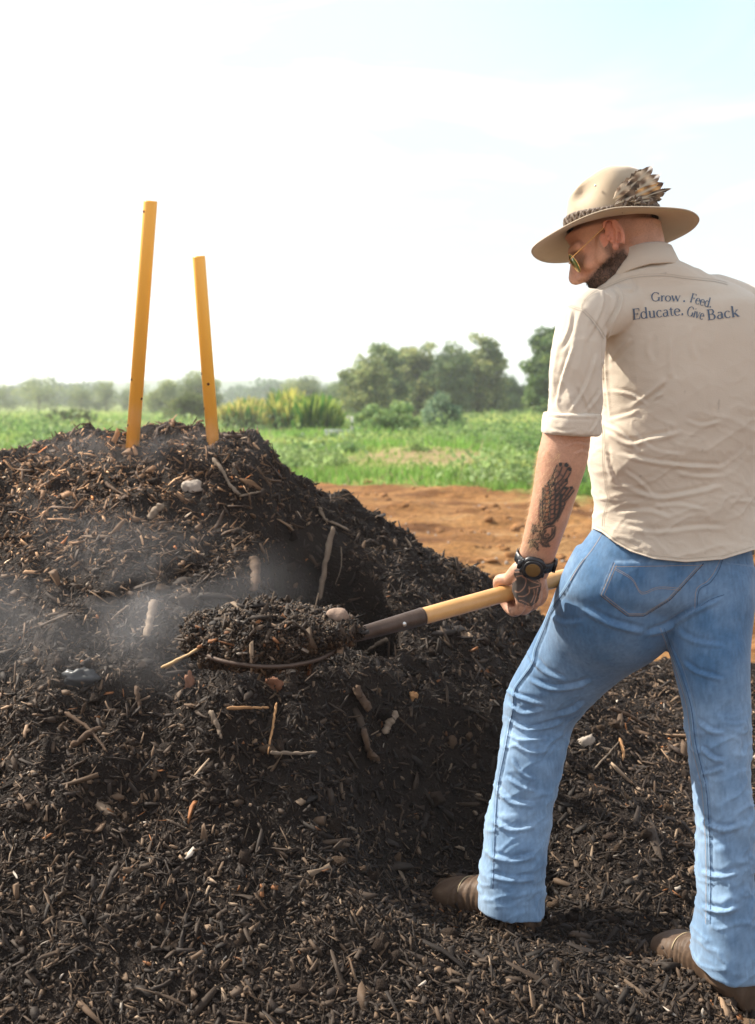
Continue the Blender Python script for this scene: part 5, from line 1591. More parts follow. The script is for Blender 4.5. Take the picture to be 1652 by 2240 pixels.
pk = np.array(z3([(925, 15), (845, 205), (1000, 325), (1100, 325), (1250, 230), (1440, 25)]))
add_rib(pk, 2.2, 1, navy, 0.0014, 3, jtree)  # dark pocket seam, widened to paint in its edge shadow
pc = pk.mean(0)
for k_, w_ in ((0.965, 0.8), (0.90, 0.8)):
    add_rib(pc + (pk - pc) * k_ + (0, 1), w_, 1, thread, 0.0014, 3, jtree)
add_rib(z3([(930, 45), (1440, 35)]), 0.8, 1, thread, 0.0014, 3, jtree)
for off_ in (0, 5):
    add_rib(catmull(np.array(z3([(930, 50 + off_ * 2), (1030, 110 + off_ * 2), (1085, 190 + off_ * 2), (1180, 160 + off_ * 2), (1310, 168 + off_ * 2)])), 4), 0.7, 1, thread, 0.0014, 3, jtree)
add_rib(catmull(np.array(z3([(1560, -30), (1530, 60), (1480, 135), (1415, 180), (1405, 285)])), 4), 1.4, 1, navy, 0.0010, 3, jtree)
add_rib(catmull(np.array(z3([(1545, -20), (1510, 60), (1465, 125), (1400, 172), (1392, 285)])), 4), 0.8, 1, thread, 0.0010, 3, jtree)
add_rib(catmull(np.array(z3([(1430, 270), (1480, 235), (1560, 205)])), 4), 1.4, 1, navy, 0.0010, 3, jtree)
add_rib(catmull(np.array(z2([(770, 1290), (700, 1400), (620, 1500), (560, 1600)])), 4), 0.8, 1, thread, 0.0010, 3, jtree)
add_rib(catmull(np.array(z2([(800, 1290), (870, 1350), (960, 1430)])), 4), 1.2, 1, navy, 0.0010, 3, jtree)
m_jean = mat('denim', None, 0.88, attr='col', spec=0.12, sheen=0.25, bump=0.5, bump_scale=700, bump_dist=0.0008)
jeans = kid('jeans', np.concatenate(allV), np.concatenate(allQ), None, [m_jean, m_jean], attr={'col': np.concatenate(allC)}, quadmat=np.concatenate(allM), label='faded blue denim jeans')

# ---------------- boots
m_boot = mat('boot_leather', (0.060, 0.034, 0.020), 0.6, noise_scale=22, noise_mix=0.55, dark=(0.15, 0.10, 0.065), bump=0.4, bump_scale=120)
m_sole = mat('boot_sole', (0.02, 0.017, 0.015), 0.85, bump=0.5)
def boot(ank, fwd):
    ank = np.array(ank); f = np.array([fwd[0], fwd[1], 0.]); f /= np.linalg.norm(f); s = np.array([-f[1], f[0], 0.]); u = np.array([0, 0, 1.])
    g0 = hz_at(np.array([ank[0]]), np.array([ank[1]]))[0] - 0.028
    C_, A_, B_ = [], [], []
    h = ank[2] - g0
    spec = [(-0.070, 0.030, 0.030, 0.028), (-0.055, 0.046, 0.034, 0.044), (-0.02, 0.058, 0.040, 0.056), (0.03, 0.055, 0.042, 0.050), (0.08, 0.045, 0.045, 0.040), (0.12, 0.038, 0.048, 0.033), (0.155, 0.033, 0.044, 0.027), (0.178, 0.026, 0.030, 0.018), (0.186, 0.022, 0.012, 0.010)]
    for a, zc, wd, hh in spec:
        C_.append(np.array([ank[0], ank[1], g0]) + f * a + u * (zc + 0.012)); A_.append(s * wd); B_.append(u * hh)
    R_ = catmull(np.concatenate([np.array(C_), np.array(A_), np.array(B_)], 1), 4)
    mb = MB(); mb.add(*tube_rings(R_[:, :3], R_[:, 3:6], R_[:, 6:9], 28, power=2.3))
    mb.add(*sweep(np.array([np.array([ank[0], ank[1], g0 + 0.05]) - f * 0.01, np.array([ank[0], ank[1], g0 + 0.10]) - f * .008, ank + u * 0.02]), [0.048, 0.044, 0.042], 28, n=4))
    Vb, Qb, Tb = remesh(*mb.arr(), 0.004, 4)
    Vb[:, 2] = np.maximum(Vb[:, 2], g0 + 0.014)
    nb = vnorm(Vb, Qb)
    cre = np.exp(-((((Vb - ank) @ f) - 0.085) / 0.03) ** 2)
    Vb = Vb + nb * (0.0018 * fbm(Vb * 40, 3, 131) + 0.0022 * cre * np.sin(((Vb - ank) @ f) * 420 + 3 * noise(Vb * 30, 5)))[:, None]
    o = kid('boot', Vb, Qb, None, m_boot, label='brown leather work boot')
    # elastic gusset at each side, pull tab behind, stitched toe seam
    for sg in (1, -1):
        Ve, Qe, Te = ellipsoid((0, 0, 0), (1, 1, 1), None, 20, 10)
        Ve = Ve @ np.stack([f * 0.020, s * 0.004, u * 0.034], 0)
        kid('elastic_gusset', Ve + np.array([ank[0], ank[1], g0 + 0.105]) + s * sg * 0.0415 + f * 0.004, Qe, Te, m_sole, o)
    kid('pull_tab', *box(np.array([ank[0], ank[1], g0 + 0.125]) - f * 0.054, (0.012, 0.012, 0.045)), m=m_boot, parent=o)
    tp = []
    for a_ in np.linspace(-1.25, 1.25, 24):
        q0 = np.array([ank[0], ank[1], g0 + 0.12]) + f * (0.085 + 0.022 * math.cos(a_)) + s * math.sin(a_) * 0.06
        tp.append(q0)
    btree = bvh(Vb, Qb)
    tp2 = []
    for q0 in tp:
        h2, n2, _, _ = btree.ray_cast(Vector(q0), Vector((0, 0, -1)))
        if h2 is not None: tp2.append(np.array(h2) + np.array([0, 0, 0.0008]))
    if len(tp2) > 4:
        kid('toe_seam', *sweep(np.array(tp2), np.full(len(tp2), 0.0012), 6), m=mat('boot_stitch', (0.42, 0.33, 0.20), 0.8), parent=o)
    C_ = []; A_ = []
    for a, wd in ((-0.072, 0.018), (-0.062, 0.030), (-0.02, 0.037), (0.05, 0.038), (0.11, 0.046), (0.150, 0.043), (0.176, 0.030), (0.187, 0.010)):
        C_.append((np.array([ank[0], ank[1], g0 + 0.006]) + f * a)); A_.append(s * wd)
    R_ = catmull(np.concatenate([np.array(C_), np.array(A_)], 1), 4)
    Vs, Qs_, Ts_ = tube_rings(R_[:, :3], R_[:, 3:6], np.repeat(np.array([[0, 0, 0.012]]), len(R_), 0), 20, power=5)
    kid('sole', Vs, Qs_, Ts_, m_sole, o)
boot(P(1112, 1962, 2.345), (-0.75, 0.55))
boot(P(1588, 2055, 2.10), (-0.45, 0.85))

# ---------------- hat
def hatp(A_): return HA + np.asarray(A_) @ MHat.T
NS = 96
th = np.arange(NS) / NS * 2 * math.pi       # 0 = front, 90 deg = his left (towards us)
def crown_ring(rx, ry, z, fr=1.0):
    return np.stack([rx * np.cos(th), ry * np.sin(th), np.full(NS, z)], 1)
def brim(rx, ry, k, up):
    c, s = np.cos(th), np.sin(th)
    droop = -(0.033 * np.clip(c, 0, 1) ** 1.5 + 0.020 * np.clip(-c, 0, 1) ** 1.5 + 0.006 * np.clip(s, 0, 1) ** 2 + 0.034 * np.clip(-s, 0, 1) ** 1.5) * k ** 1.4
    return np.stack([rx * c, ry * s, droop + up + 0.0015 * np.sin(th * 5 + 1) * k], 1)
rings = []
a0, b0 = 0.093, 0.080
A1, B1 = 0.173, 0.166
for k in np.linspace(0.02, 0.985, 9):      # under side, inner to outer
    rings.append(brim(a0 + (A1 - a0) * k, b0 + (B1 - b0) * k, k, 0.0))
rings.append(brim(A1, B1, 1.0, 0.0015))
for k in np.linspace(0.985, 0.03, 9):      # upper side back in
    rings.append(brim(a0 + (A1 - a0) * k, b0 + (B1 - b0) * k, k, 0.0032))
for (sx, z) in ((0.995, .010), (.99, .022), (.975, .038), (.955, .054), (.93, .069), (.90, .081), (.855, .093), (.80, .102), (.72, .109), (.60, .113), (.46, .114), (.30, .113), (.15, .112), (.02, .1115)):
    rg = crown_ring(a0 * sx, b0 * sx, z)
    rings.append(rg)
R = np.array(rings)
nb = 19
cr = R[nb:]
x_, y_, z_ = cr[..., 0], cr[..., 1], cr[..., 2]
hgt = z_ / 0.118
fronts = x_ / a0
z2_ = z_ * (1 - 0.20 * np.clip(fronts + 0.15, 0, 1) ** 1.3)           # lower at the front
z2_ = z2_ - 0.024 * np.exp(-(y_ / 0.022) ** 2) * smooth(hgt, 0.75, 1.0) * (0.5 + 0.5 * smooth(fronts, -0.9, 0.3))   # top crease
for s in (1, -1):                                                    # pinches at the front
    dd = ((x_ - 0.052) / 0.030) ** 2 + ((y_ - s * 0.058) / 0.035) ** 2 + ((z_ - 0.086) / 0.030) ** 2
    y_ = y_ - s * 0.030 * np.exp(-dd); z2_ = z2_ - 0.008 * np.exp(-dd)
    dd = ((x_ + 0.01) / 0.035) ** 2 + ((y_ - s * 0.070) / 0.03) ** 2 + ((z_ - 0.070) / 0.03) ** 2
    y_ = y_ + s * 0.004 * np.exp(-dd)
cr = np.stack([x_, y_, z2_], -1)
pn = fbm(cr.reshape(-1, 3) * 22, 3, 141).reshape(x_.shape)
cr = cr * (1 + 0.025 * pn * hgt)[..., None]
R[nb:] = cr
V = hatp(R.reshape(-1, 3))
i = np.arange(len(R) - 1)[:, None] * NS; j = np.arange(NS)[None, :]; jn = (j + 1) % NS
Qh = np.stack([i + j, i + jn, i + NS + jn, i + NS + j], -1).reshape(-1, 4)
m_felt = mat('felt', (0.43, 0.345, 0.245), 0.95, spec=0.05, sheen=0.5, noise_scale=30, noise_mix=0.35, dark=(0.30, 0.23, 0.155), bump=0.4, bump_scale=900, bump_dist=0.0006)
hat = kid('hat', V, Qh, None, m_felt, label='wide brimmed tan felt hat with a feathered band')
# vent eyelets
for (a_, z_) in ((72, .070), (100, .060)):
    t = math.radians(a_)
    c = hatp(np.array([[a0 * .945 * math.cos(t), b0 * .955 * math.sin(t), z_]]))[0]
    V, Q, T = ellipsoid(c, (0.0024, 0.0016, 0.0024), None, 10, 6); kid('eyelet', V, Q, T, m_rivet, hat)
# braided band
mbb = MB()
m_band = mat('braided_band', (0.075, 0.050, 0.036), 0.6, noise_scale=120, noise_mix=0.6, dark=(0.26, 0.20, 0.15), bump=1.0, bump_scale=300, bump_dist=0.002, spec=0.4)
for k in range(4):
    tt = np.linspace(0, 2 * math.pi, 220)
    ph = tt * 22 + k * math.pi / 2
    rr = 1.02 + 0.022 * np.cos(ph)
    pts = np.stack([a0 * rr * np.cos(tt), b0 * rr * np.sin(tt), 0.0145 + 0.0085 * np.sin(ph + k) + 0.003 * np.sin(tt * 3)], 1)
    V, Q, T = sweep(hatp(pts), np.full(220, 0.0034), 7); mbb.add(V, Q, T)
V, Q, T = mbb.arr(); kid('hat_band', V, Q, T, m_band, hat, label='dark braided leather band')
# feathers fanned from a knot on the rear left of the crown
def feather(p0, p1, wd, bend, seed, palette, parent=hat, out=0.0):
    p0, p1 = np.array(p0), np.array(p1)
    n, k = 26, 7
    ax = p1 - p0; l = np.linalg.norm(ax); ax = ax / l
    nrm = hlft * 0.9 + np.array([0, 0, 0.1]); nrm -= ax * (nrm @ ax); nrm /= np.linalg.norm(nrm)
    sd_ = np.cross(ax, nrm)
    r = np.random.default_rng(seed)
    Vf, Cf = [], []
    for i in range(n):
        t = i / (n - 1)
        w_ = wd * (math.sin(math.pi * min(1, t * 1.05 + 0.05)) ** 0.55) * (1 - 0.25 * t)
        c = p0 + ax * l * t + nrm * (bend * math.sin(math.pi * t) + out * t) 
        for j in range(k):
            s_ = (j / (k - 1) - 0.5) * 2
            edge_ = abs(s_)
            jag = 1 + (0.10 * r.normal() if edge_ > 0.9 else 0)
            Vf.append(c + sd_ * w_ * s_ * jag + ax * (0.012 * edge_) + nrm * (-0.15 * w_ * s_ * s_))
            bar = 0.5 + 0.5 * math.sin(t * l / 0.0042 + s_ * s_ * 2 + r.normal() * 0.25)
            colr = np.array(palette[0]) * bar + np.array(palette[1]) * (1 - bar)
            if edge_ < 0.1: colr = np.array([0.55, 0.48, 0.36])
            if t > 0.86 and len(palette) > 2: colr = np.array(palette[2])
            Cf.append(colr)
    Vf = np.array(Vf); Qf = grid_quads(n, k)
    o = kid('feather', Vf, Qf, None, m_feath, parent, attr={'col': np.array(Cf)})
    return o
m_feath = mat('feather', None, 0.7, attr='col', spec=0.2, bump=0.6, bump_scale=500, bump_dist=0.001, transl=0.35)
dkb = [(0.22, 0.15, 0.10), (0.05, 0.035, 0.025)]
lt = [(0.62, 0.50, 0.36), (0.16, 0.10, 0.065), (0.85, 0.80, 0.74)]
org_ = [(0.62, 0.36, 0.15), (0.18, 0.09, 0.04), (0.08, 0.05, 0.04)]
FY = 2.185
def fp(x, y, d=0.0): return P(x, y - 7, FY + d)
fl = [((1352, 437), (1414, 380), 0.018, dkb, 0.004), ((1362, 440), (1424, 374), 0.016, lt, -0.002), ((1368, 444), (1440, 392), 0.017, lt, -0.006), ((1372, 446), (1446, 410), 0.016, org_, -0.010), ((1345, 448), (1395, 402), 0.016, dkb, -0.008),
      ((1350, 452), (1410, 430), 0.013, dkb, -0.012), ((1375, 448), (1448, 432), 0.012, [(0.30, .20, .12), (.06, .04, .03)], -0.013), ((1385, 452), (1440, 444), 0.009, dkb, -0.015), ((1405, 440), (1461, 422), 0.006, dkb, -0.012), ((1340, 444), (1375, 410), 0.012, lt, -0.010)]
for k_, (a_, b_, w_, pal_, dy) in enumerate(fl):
    feather(fp(*a_, dy), fp(*b_, dy + 0.008), w_, 0.004, 200 + k_, pal_)
# knot of thongs where the feathers meet the band
mk = MB(); r = np.random.default_rng(8)
for k_ in range(12):
    c = fp(r.uniform(1345, 1420), r.uniform(444, 458), -0.01)
    pts = np.array([c + r.normal(0, 0.006, 3) for _ in range(4)]); pts[:, 1] = np.minimum(pts[:, 1], 2.185)
    V, Q, T = sweep(pts, [0.0018, 0.0028, 0.0026, 0.001], 6, n=4); mk.add(V, Q, T)
V, Q, T = mk.arr(); kid('knot', V, Q, T, m_band, hat)

# ---------------- glasses
m_gold = mat('gold_wire', (0.80, 0.50, 0.20), 0.25, metal=1.0)
m_lens = mat('green_lens', (0.30, 0.42, 0.16), 0.08, trans=0.55, spec=0.6)
def tube(name, pts, rad, m, parent, seg=8, n=4, **kw):
    V, Q, T = sweep(np.array(pts), np.full(len(pts), rad), seg, n=n); return kid(name, V, Q, T, m, parent, **kw)
gf, gu = 0.098, -0.006
gl = tube('sunglasses', [hp(gf, -0.010, gu + .004), hp(gf + 0.004, 0, gu + .007), hp(gf, 0.010, gu + .004)], 0.0010, m_gold, None, label='gold wire framed sunglasses with round green lenses')
for s in (1, -1):
    tube('temple', [hp(-0.022, s * 0.083, 0.014), hp(-0.008, s * 0.0805, 0.0205), hp(0.03, s * 0.076, 0.014), hp(0.07, s * 0.070, 0.006), hp(gf - 0.004, s * 0.062, gu + .008), hp(gf, s * 0.056, gu + 0.006)], 0.0011, m_gold, gl)
    ctr = np.array([gf - 0.004, s * 0.034, gu - 0.003])
    nrmv = np.array([0.98, s * 0.17, 0.0])
    sdv = np.array([-s * 0.17, 0.98, 0]) * 1.0
    tt = np.linspace(0, 2 * math.pi, 40)
    ring = [hp(*(ctr + sdv * 0.023 * math.cos(t) + np.array([0, 0, 1]) * 0.0215 * math.sin(t))) for t in tt]
    tube('rim', ring, 0.0011, m_gold, gl, n=1)
    Cc = [hp(*(ctr + nrmv * q)) for q in (-0.0008, -0.0006, 0.0006, 0.0008)]
    k_ = np.array([0.02, 1, 1, 0.02])[:, None]
    a_ = (MH @ sdv)[None] * 0.0228 * k_; b_ = Uh[None] * 0.0213 * k_
    V, Q, T = tube_rings(np.array(Cc), a_, b_, 30); kid('lens', V, Q, T, m_lens, gl)

# ---------------- wristwatch
m_rub = mat('black_resin', (0.018, 0.020, 0.024), 0.42, spec=0.5, bump=0.15, bump_scale=400)
m_disp = mat('amber_display', (0.16, 0.095, 0.035), 0.25, spec=0.6, coat=0.4)
wc = P(1171, 1224, 2.187)
wax = P(1160, 1260, 2.21) - P(1183, 1180, 2.175); wax /= np.linalg.norm(wax)
wx = P(1206, 1240, 2.19) - P(1135, 1208, 2.19); wx -= wax * (wx @ wax); wx /= np.linalg.norm(wx)
wy = np.cross(wax, wx); wy = wy if wy[1] > 0 else -wy
tt = np.arange(64) / 64 * 2 * math.pi
Rr = []
for (o_, r_) in ((-0.0105, 0.0), (-0.0105, 0.0030), (0.0105, 0.0030), (0.0105, 0.0)):
    q = []
    for t in tt:
        gr = 0.0010 if (int(t / 0.17) % 2 == 0 and r_ > 0) else 0
        q.append(wc + wax * o_ + wx * (0.0375 + r_ - gr) * math.cos(t) + wy * (0.0290 + r_ - gr) * math.sin(t))
    Rr.append(q)
Rr = np.array(Rr); i = np.arange(4)[:, None] * 64; j = np.arange(64)[None, :]; jn = (j + 1) % 64; i2 = (np.arange(4)[:, None] + 1) % 4 * 64
Qw = np.stack([i + j, i + jn, i2 + jn, i2 + j], -1).reshape(-1, 4)
watch = kid('wristwatch', Rr.reshape(-1, 3), Qw, None, m_rub, label='chunky black digital wristwatch')
# case: rounded octagon facing out from the back of the wrist
wn = -wy
cc_ = wc + wn * 0.031 - wx * 0.003
def disc(name, c, r1, r2, h, m, parent, seg=40, power=2.0, sy=1.0, **kw):
    C = np.array([c, c + wn * h * 0.15, c + wn * h * 0.8, c + wn * h, c + wn * h])
    k_ = np.array([r1, r1, r1, r2, 0.0005])[:, None]
    V, Q, T = tube_rings(C, wx[None] * k_, wax[None] * k_ * sy, seg, power); return kid(name, V, Q, T, m, parent, **kw)
disc('case', cc_, 0.0225, 0.019, 0.0085, m_rub, watch, 40, 2.8, 1.05)
disc('bezel', cc_ + wn * 0.0086, 0.0195, 0.0175, 0.0028, m_rub, watch, 40, 2.2)
disc('display', cc_ + wn * 0.0115, 0.0145, 0.0142, 0.0008, m_disp, watch, 36)
for sx_, sz_ in ((-1, -1), (-1, 1), (1, -1), (1, 1)):
    c = cc_ + wx * sx_ * 0.0215 + wax * sz_ * 0.010 + wn * 0.004
    V, Q, T = capsule(c - wax * 0.0025, 0.0035, c + wax * 0.0025, 0.0035, 12, 4); kid('button', V, Q, T, m_rub, watch)
c = cc_ - wx * 0.026 + wn * 0.001
V, Q, T = box(c, (1, 1, 1)); V = (V - c) @ np.diag([0.010, 0.018, 0.007]); V = c + V[:, :1] * wx + V[:, 1:2] * wax + V[:, 2:3] * wn; kid('lug', V, Q, T, m_rub, watch, shade=False)
c = wc + wx * 0.040 + wn * 0.004
V, Q, T = box(c, (1, 1, 1)); V = (V - c) @ np.diag([0.006, 0.024, 0.016]); V = c + V[:, :1] * wx + V[:, 1:2] * wax + V[:, 2:3] * wn; kid('buckle', V, Q, T, mat('dark_buckle', (0.05, .05, .055), 0.35, metal=0.7), watch, shade=False)
HAZE_D = 0.0015
# ------------------------------------------------------------------ trees, bushes, grass
m_leaf = mat('tree_leaves', None, 0.6, attr='col', spec=0.25, transl=0.42)
m_trunk = mat('tree_bark', (0.16, 0.12, 0.09), 0.9, noise_scale=6, noise_mix=0.5, dark=(0.06, 0.045, 0.035), bump=0.6, bump_scale=20, bump_dist=0.03)
def leaf_quads(C, size, r, flat=0.6):
    n = len(C)
    a = r.normal(0, 1, (n, 3)); a /= np.linalg.norm(a, axis=1)[:, None]
    b_ = np.cross(a, r.normal(0, 1, (n, 3))); b_ /= np.linalg.norm(b_, axis=1)[:, None]
    s = size * r.uniform(0.6, 1.4, (n, 1))
    V = np.stack([C - a * s, C + b_ * s * flat, C + a * s, C - b_ * s * flat], 1).reshape(-1, 3)
    return V, np.arange(n * 4).reshape(-1, 4)
def crown(c, rad, n, leaf, r, base, hi, lumps=22, gaps=0.25, flatb=0.95, skirt=False):
    """foliage: overlapping leaf clumps spread through an uneven crown; returns verts, quads, colours, clump centres"""
    rad = np.array(rad)
    L_ = []
    for k in range(lumps):
        d = r.normal(0, 1, 3); d /= np.linalg.norm(d)
        if d[2] < -flatb: d[2] *= -0.4
        q = d * r.uniform(0.2, 0.86)
        if q[2] < 0: q[:2] *= 1.15
        L_.append((c + q * rad, r.uniform(0.26, 0.46) * rad.min()))
    if skirt:                                   # low branches hanging down to the ground
        for k in range(int(lumps * 0.5)):
            an_ = r.uniform(0, 2 * math.pi); q = np.array([math.cos(an_) * r.uniform(.35, .85), math.sin(an_) * r.uniform(.35, .85), r.uniform(-0.98, -0.35)])
            L_.append((c + q * rad, r.uniform(0.26, 0.40) * rad.min()))
    Cs_, col_ = [], []
    w_ = np.array([l[1] ** 2 for l in L_]); w_ /= w_.sum()
    for (lc, lr), wt in zip(L_, w_):
        m = max(10, int(n * wt))
        d = r.normal(0, 1, (m, 3)); d /= np.linalg.norm(d, axis=1)[:, None]
        rr = lr * (r.random(m) ** 0.35) * (1 + 0.35 * noise(d * 2.5 + lc * 3, 6))
        p = lc + d * rr[:, None] * np.array([1.15, 1.15, 0.85])
        Cs_.append(p)
        t = r.uniform(0, 1); 
        cc_ = np.array(base) * (1 - t) + np.array(hi) * t
        col_.append(cc_[None] * r.uniform(0.7, 1.3, (m, 1)) * (1 + 0.25 * r.normal(0, 1, (m, 1)) * np.array([[1, .6, .3]])).clip(0.5, 1.6))
    P_ = np.concatenate(Cs_); K_ = np.concatenate(col_)
    keep = noise(P_ / (rad.min() * 0.22), 13) > -1 + gaps * 1.6
    P_, K_ = P_[keep], K_[keep]
    V, Q = leaf_quads(P_, leaf, r)
    return V, Q, np.repeat(K_, 4, 0), [l[0] for l in L_]
def tree(name, x0, x1, ytop, ybase, Y, label, cat='tree', seed=0, base=(0.055, 0.10, 0.035), hi=(0.10, 0.15, 0.05), n=13000, leaf=None, trunk=True, lumps=52, gaps=0.10, group=None, low=0.12, mat_=None, crownlow=None):
    r = np.random.default_rng(seed)
    a = P(x0, ybase, Y); b_ = P(x1, ybase, Y); tp = P((x0 + x1) / 2, ytop, Y)
    gx_ = (a[0] + b_[0]) / 2
    gz_ = float(zg(np.array([gx_]), np.array([Y]))[0])
    H = tp[2] - gz_; Wd = (b_[0] - a[0]) / 2
    root = np.array([gx_, Y, gz_])
    e = empty(name, root, label=label, category=cat)
    if group: e['group'] = group
    lo = low * H
    c = root + np.array([0, 0, lo + (H - lo) / 2])
    V, Q, K, cl = crown(c, (Wd * 1.02, Wd * 0.9, (H - lo) / 2 * 0.98), n, leaf or max(0.05, H * 0.022), r, base, hi, lumps, gaps, skirt=low < 0.03)
    bot = V[:, 2] < gz_ - 0.02
    V[bot, 2] = gz_ + 0.02
    o = link('crown', mesh('crown', V - root, Q, attr={'col': K}, shade=False), mat_ or m_leaf, e)
    if trunk:
        mb = MB()
        tr = H * 0.028
        mb.add(*sweep(np.array([root - [0, 0, .3], root + [0, 0, H * .15], root + [Wd * .05, 0, H * .38], c]), [tr * 1.4, tr, tr * .8, tr * .45], 9, n=4))
        for q in r.permutation(len(cl))[:9]:
            s0 = root + np.array([Wd * .03, 0, H * r.uniform(.2, .42)])
            mid = (s0 + cl[q]) / 2 + np.array([0, 0, H * 0.03])
            mb.add(*sweep(np.array([s0, mid, cl[q]]), [tr * .5, tr * .33, tr * .12], 6, n=3))
        mb.build('trunk', m_trunk, e)
    return e
OL = dict(base=(0.115, 0.160, 0.060), hi=(0.34, 0.38, 0.165))
DG = dict(base=(0.075, 0.125, 0.052), hi=(0.24, 0.31, 0.135))
tree('tree', 735, 872, 762, 925, 50, 'broad grey green tree behind the yellow green thicket, left of the tree group', seed=11, **OL, low=.0)
tree('tree', 792, 892, 740, 915, 55, 'tall rounded tree just left of the middle of the tree group', seed=12, **DG, low=.0)
tree('tree', 850, 972, 728, 905, 60, 'tree with a domed top in the middle of the tree group', seed=13, **OL, low=.0, gaps=.18)
tree('tree', 928, 1040, 752, 905, 58, 'dense dark tree behind the dark round bush', seed=14, **DG, low=.0)
tree('tree', 1005, 1112, 712, 902, 60, 'tallest open crowned tree of the group, sky showing through its top', seed=15, **OL, low=.0, gaps=.30, n=12000)
tree('tree', 1078, 1156, 818, 898, 66, 'low dark tree between the tall open tree and the tree by the elbow', seed=16, base=(.05, .09, .04), hi=(.10, .16, .07), low=.0)
tree('tree', 1143, 1262, 694, 897, 52, 'tall green tree right beside the rolled sleeve of the man', seed=17, base=(.07, .13, .04), hi=(.19, .28, .09), low=.0, n=15000, gaps=.18)
tree('tree', 612, 722, 818, 892, 95, 'small round tree far off above the yellow green thicket', seed=18, **OL, low=.0)
tree('tree', 690, 775, 826, 895, 90, 'little tree behind the thicket where the tree group begins', seed=19, **DG, low=.0)
tree('tree', 378, 486, 808, 898, 88, 'wide olive tree behind the shorter orange pipe', seed=20, **OL, low=.0)
tree('tree', 318, 408, 824, 900, 84, 'round tree between the two orange pipes', seed=21, **OL, low=.0)
tree('tree', 350, 482, 846, 940, 45, 'nearer low spreading tree between the orange pipes and beyond the heap', seed=22, base=(.075, .10, .03), hi=(.16, .19, .065), low=.0, n=6500)
FT = 'line of hazy trees at the far left'
for k_, (a_, b_, t_, lb) in enumerate(((-60, 45, 826, 'farthest left tree of the hazy tree line'), (20, 150, 818, 'tree in the hazy line just left of the heap top'), (140, 212, 834, 'rounded tree of the hazy line above the left shoulder of the heap'), (196, 268, 826, 'tree of the hazy line left of the taller orange pipe'), (255, 330, 832, 'tree of the hazy line right behind the taller orange pipe'))):
    tree('tree', a_, b_, t_, 890, 105, lb, seed=30 + k_, **OL, low=.0, n=4500, group=FT)
tree('bush', 100, 222, 892, 946, 38, 'low olive bush in the paddock left of the taller orange pipe', 'bush', seed=40, base=(.085, .11, .035), hi=(.15, .18, .06), trunk=False, low=0.0, n=3500)
tree('bush', 772, 932, 878, 968, 30, 'pale green leafy bush in front of the tree group', 'bush', seed=41, base=(.14, .24, .07), hi=(.32, .44, .17), trunk=False, low=0.0, n=4500, leaf=0.05, lumps=34)
tree('bush', 920, 1016, 858, 948, 33, 'dark blue green round bush beside the pale leafy bush', 'bush', seed=42, base=(.07, .14, .08), hi=(.26, .36, .22), trunk=False, low=0.0, n=4200, leaf=0.05, lumps=30)
tree('bush', 1062, 1112, 988, 1016, 20, 'small dark tuft of weeds in the middle of the paddock', 'bush', seed=43, base=(.05, .11, .03), hi=(.09, .17, .05), trunk=False, low=0.0, n=700, leaf=0.03)
tree('bush', 1120, 1175, 1014, 1062, 15.5, 'dark weed clump on the grass bank beside the forearm', 'bush', seed=44, base=(.04, .10, .03), hi=(.09, .17, .05), trunk=False, low=0.0, n=900, leaf=0.025)
tree('bush', 1025, 1085, 1040, 1062, 15, 'low weed clump near the track edge left of the forearm', 'bush', seed=45, base=(.06, .13, .03), hi=(.13, .22, .06), trunk=False, low=0.0, n=700, leaf=0.025)
# reed-like thicket with yellow tips
def thicket(x0, x1, ytop, Y, label, seed, n=2600, tipc=(0.62, 0.54, 0.17), basec=(0.07, 0.15, 0.03), depth=3.5):
    r = np.random.default_rng(seed)
    a = P(x0, 900, Y)[0]; b_ = P(x1, 900, Y)[0]
    gz_ = float(zg(np.array([(a + b_) / 2]), np.array([Y]))[0])
    H = P(0, ytop, Y)[2] - gz_
    root = np.array([(a + b_) / 2, Y, gz_])
    Vs, Qs_, Ks = [], [], []
    off = 0
    for k in range(n):
        x = r.uniform(a, b_); y = Y + r.uniform(-depth, depth) * 0.5
        u_ = (x - a) / (b_ - a)
        env = (math.sin(math.pi * min(max(u_, 0.03), 0.97)) ** 0.35) * (0.82 + 0.18 * noise(np.array([[x * 1.1, y * .8, 0]]), seed)[0])
        h = H * env * r.uniform(0.45, 1.05)
        lean = r.normal(0, 0.16, 2) * h
        w_ = 0.035 * r.uniform(0.6, 1.6)
        an = r.uniform(0, math.pi); dx, dy = math.cos(an) * w_, math.sin(an) * w_
        p = [np.array([x, y, gz_]), np.array([x + lean[0] * .35, y + lean[1] * .35, gz_ + h * .6]), np.array([x + lean[0], y + lean[1], gz_ + h])]
        q = [p[0] - [dx, dy, 0], p[0] + [dx, dy, 0], p[1] - [dx * 1.6, dy * 1.6, 0], p[1] + [dx * 1.6, dy * 1.6, 0], p[2] - [dx * .3, dy * .3, 0], p[2] + [dx * .3, dy * .3, 0]]
        Vs += q; Qs_ += [(off, off + 1, off + 3, off + 2), (off + 2, off + 3, off + 5, off + 4)]; off += 6
        f_ = r.uniform(0.6, 1.3)
        tb = np.array(tipc) * f_ if r.random() < 0.6 else np.array(basec) * 1.7 * f_
        Ks += [np.array(basec) * f_] * 2 + [(np.array(basec) * .55 + tb * .45)] * 2 + [tb] * 2
    return link('thicket', mesh('thicket', np.array(Vs) - root, np.array(Qs_), attr={'col': np.array(Ks)}, shade=False), m_leaf, None, root, label=label, category='thicket')
thicket(482, 600, 862, 33, 'straw yellow reedy thicket right of the shorter orange pipe', 51)
thicket(575, 690, 842, 34, 'tall yellow green reed thicket in the middle of the row', 52, tipc=(.60, .56, .14))
thicket(655, 745, 856, 32, 'darker green end of the reed thicket next to the tree group', 53, tipc=(.36, .44, .09), basec=(.05, .12, .02))
